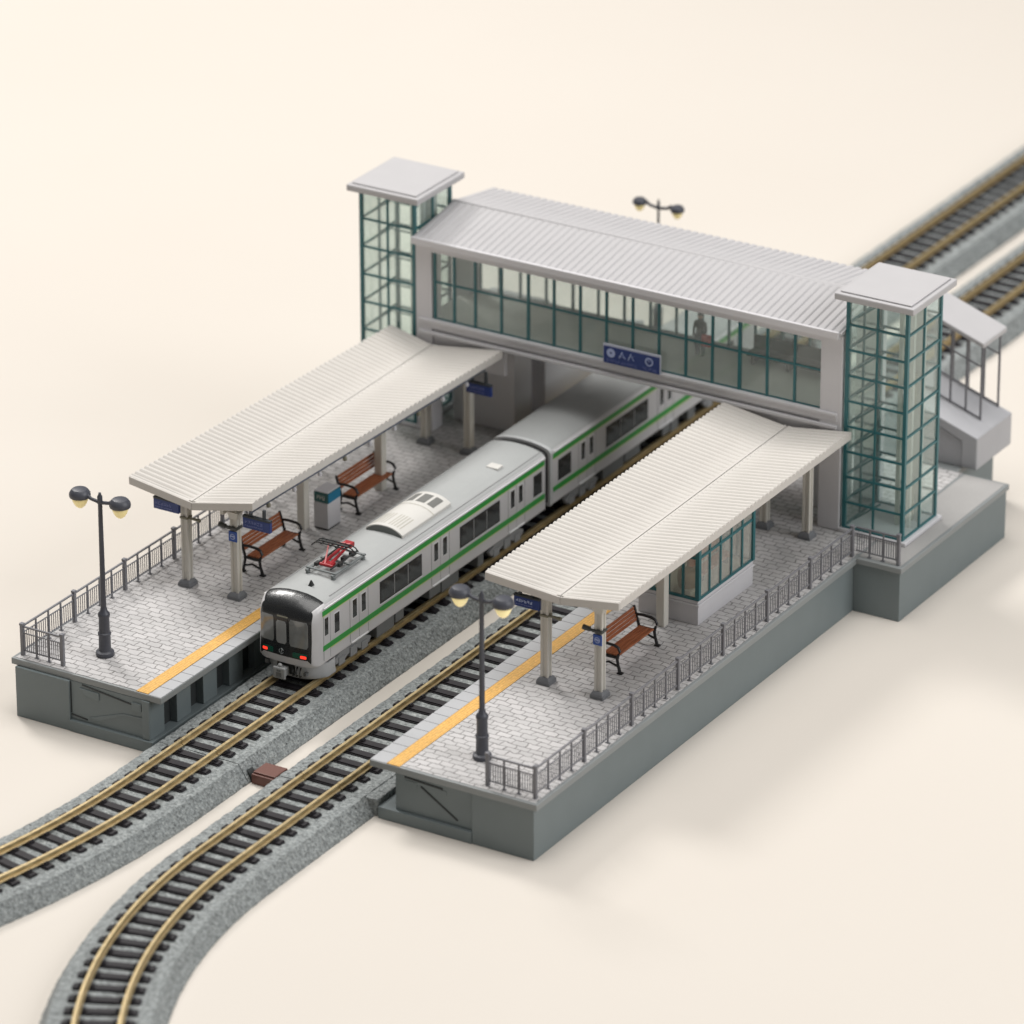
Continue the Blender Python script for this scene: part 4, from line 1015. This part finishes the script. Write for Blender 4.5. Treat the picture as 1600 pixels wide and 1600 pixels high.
cc = MB(); cc.box(XC-.62, XC-.54, 4.02, 4.12, .72, .82); cc.box(XC+.42, XC+.50, 4.0, 4.1, .64, .72); cc.build('skirt_socket', M['under'], C1)
for k in range(3):
    x = XC+.18+.09*k; ho = MB(); ho.tube([(x, 4.0, .84), (x+.02, 3.90, .74), (x+.01, 3.93, .64), (x, 4.0, .62)], .018, 8); ho.build('brake_hose', M['dark'], C1, smooth=True)
# roof gear of the leading car
an = MB(); an.frustum(XC+.11, 4.86, 2.472, 2.60, .05, .06, .012, .015); an.build('antenna', M['pandark'], C1)
P = MB()
for sx in (-1, 1): P.box(XC+sx*.34-.035, XC+sx*.34+.035, 5.35, 6.75, 2.53, 2.57)
for yy in (5.45, 6.05, 6.65): P.box(XC-.40, XC+.40, yy-.03, yy+.03, 2.5705, 2.60)
for sx in (-1, 1):
    for yy in (5.42, 6.66): P.lathe([(.05, 2.44), (.06, 2.46), (.04, 2.48), (.06, 2.50), (.045, 2.528)], XC+sx*.34, yy, 12)
pt = P.build('pantograph', M['pangrey'], C1, bevel=.006)
q = MB(); q.box(XC-.10, XC+.16, 5.66, 5.80, 2.60, 2.68); q.tube([(XC-.14,5.62,2.65),(XC+.20,5.62,2.65)], .04, 10)
q.tube([(XC-.08,5.64,2.66),(XC-.04,6.62,2.80)], [.045,.03], 8); q.tube([(XC+.10,5.64,2.66),(XC+.04,6.62,2.80)], [.045,.03], 8); q.box(XC-.10, XC+.12, 6.50, 6.66, 2.74, 2.84)
q.build('lower_arm', M['panred'], pt, smooth=40)
q = MB(); q.tube([(XC-.06,6.60,2.80),(XC-.05,6.05,2.99)], .024, 8); q.tube([(XC+.07,6.60,2.80),(XC+.10,6.05,2.99)], .024, 8); q.tube([(XC-.02,5.62,2.66),(XC-.16,6.02,2.98)], .02, 8)
q.build('upper_arm', M['panpink'], pt, smooth=40)
q = MB()
for yy in (5.92, 6.02, 6.14): q.tube([(XC-.56,yy,2.90),(XC-.47,yy,2.985),(XC-.38,yy,3.01),(XC+.38,yy,3.01),(XC+.47,yy,2.985),(XC+.56,yy,2.90)], .015, 6)
q.box(XC-.36, XC+.36, 5.99, 6.06, 3.018, 3.035)
for x in (-.30, -.05, .10, .30): q.box(XC+x-.015, XC+x+.015, 5.90, 6.16, 2.985, 3.0)
q.build('collector_head', M['pandark'], pt)
q = MB()
for x, yy, z, w_ in ((.16, 6.15, 2.62, .05), (-.18, 6.25, 2.62, .04), (.24, 5.85, 2.61, .04), (.20, 6.45, 2.63, .06), (-.22, 5.62, 2.62, .04)): q.box(XC+x-w_, XC+x+w_, yy-.07, yy+.07, z-.02, z+.06)
q.tube([(XC+.22,5.5,2.64),(XC+.22,6.6,2.66)], .022, 8); q.tube([(XC-.22,5.7,2.64),(XC-.2,6.5,2.70)], .018, 8)
q.build('linkage', M['pandark'], pt)
# air conditioner
A = MB(); m = 12; yA, yB = 8.10, 10.22
arc = [(XC-.50+1.0*k/m, 2.50+.155*(1-abs(2*k/m-1)**2.4)) for k in range(m+1)]
A.prism([(XC-.50, 2.40)]+arc+[(XC+.50, 2.40)], yA, yB, 'y'); ac = A.build('air_conditioner', M['ac'], C1, smooth=30, bevel=.012)
MB().prism([(XC-.47, 2.42)]+[(x*.94+XC*.06, z-.022) for x, z in arc]+[(XC+.47, 2.42)], yA-.012, yA-.0005, 'y').build('end_panel', M['acside'], ac)
def arc_z(x): return 2.50+.155*(1-abs(2*(x-XC+.5)-1)**2.4)
gl = MB()
for k in range(10):
    x = XC-.40+.075*k + (.06 if k > 4 else 0)
    gl.add([(x, 8.22, arc_z(x)+.003), (x+.022, 8.22, arc_z(x+.022)+.003), (x+.022, 8.82, arc_z(x+.022)+.003), (x, 8.82, arc_z(x)+.003)], [(0,1,2,3)])
gl.build('slats', M['acline'], ac)
for xa, xb in ((-.38, -.19), (-.11, .13), (.20, .38)):
    g = MB(); k = 4
    for i in range(k):
        u0 = XC+xa+(xb-xa)*i/k; u1 = XC+xa+(xb-xa)*(i+1)/k
        g.add([(u0, 9.62, arc_z(u0)+.003), (u1, 9.62, arc_z(u1)+.003), (u1, 10.08, arc_z(u1)+.003), (u0, 10.08, arc_z(u0)+.003)], [(0,1,2,3)])
    g.build('grille', M['acgrille'], ac)
g = MB()
for i in range(m):
    u0, z0 = arc[i]; u1, z1 = arc[i+1]; g.add([(u0, 9.44, z0+.004), (u1, 9.44, z1+.004), (u1, 9.465, z1+.004), (u0, 9.465, z0+.004)], [(0,1,2,3)])
g.build('seam', M['acline'], ac)
MB().box(XC+.10, XC+.42, 12.42, 12.68, 2.44, 2.50).build('roof_hatch', M['ac'], C1, bevel=.012)
for sx in (-1, 1):
    MB().bar((XC+sx*.66, 4.75, 2.392), (XC+sx*.66, 13.95, 2.392), .02, .014).build('roof_seam', M['tseam'], C1)

for c_ in (C1, C2): c_.location = c_.location + Vector((.20, -.34, .18))

# ------------------------------------------------------------------ camera
cam = bpy.data.cameras.new('camera'); co = bpy.data.objects.new('camera', cam); COL.objects.link(co)
yaw, pit, rol = 0.5436394880670561, -0.4294841906465916, -0.002074440486974721
d = Vector((-math.sin(yaw)*math.cos(pit), math.cos(yaw)*math.cos(pit), math.sin(pit)))
r = Vector((math.cos(yaw), math.sin(yaw), 0)); u = r.cross(d)
r2 = r*math.cos(rol)+u*math.sin(rol); u2 = -r*math.sin(rol)+u*math.cos(rol)
mat = Matrix((r2, u2, -d)).transposed().to_4x4(); mat.translation = Vector((63.45996, -94.00515, 58.43242))
co.matrix_world = mat
cam.sensor_width = 36.; cam.lens = 9069.995/1600*36.; cam.clip_start = 1.; cam.clip_end = 2000.
cam.dof.use_dof = True; cam.dof.focus_distance = (Vector((2.0, 5.6, 1.8))-mat.translation).dot(d)
cam.dof.aperture_fstop = (cam.lens/1000.)/.95
sc.camera = co

# ------------------------------------------------------------------ light: studio softboxes
def area(name, loc, target, size, power, col, sizey=None):
    l = bpy.data.lights.new(name, 'AREA'); l.energy = power; l.color = col; l.size = size
    if sizey: l.shape = 'RECTANGLE'; l.size_y = sizey
    o = bpy.data.objects.new(name, l); COL.objects.link(o); o.location = loc
    o.rotation_euler = (Vector(target)-Vector(loc)).to_track_quat('-Z', 'Y').to_euler(); return o
area('softbox_top', (-4, 12, 125), (0, 4, 0), 95, 138000, (1., .98, .955))
area('softbox_left', (-80, 52, 92), (0, 8, 0), 28, 96000, (1., .975, .945))
area('softbox_right', (105, 20, 70), (2, 8, 0), 70, 78000, (.97, .98, 1.))
wd = bpy.data.worlds.new('World'); sc.world = wd; wd.use_nodes = True
wd.node_tree.nodes['Background'].inputs['Color'].default_value = (1., .98, .96, 1); wd.node_tree.nodes['Background'].inputs['Strength'].default_value = .17
sc.view_settings.view_transform = 'Standard'; sc.view_settings.look = 'None'; sc.view_settings.exposure = 0; sc.view_settings.gamma = 1; sc.view_settings.use_curve_mapping = False
sc.cycles.max_bounces = 10; sc.cycles.transparent_max_bounces = 24
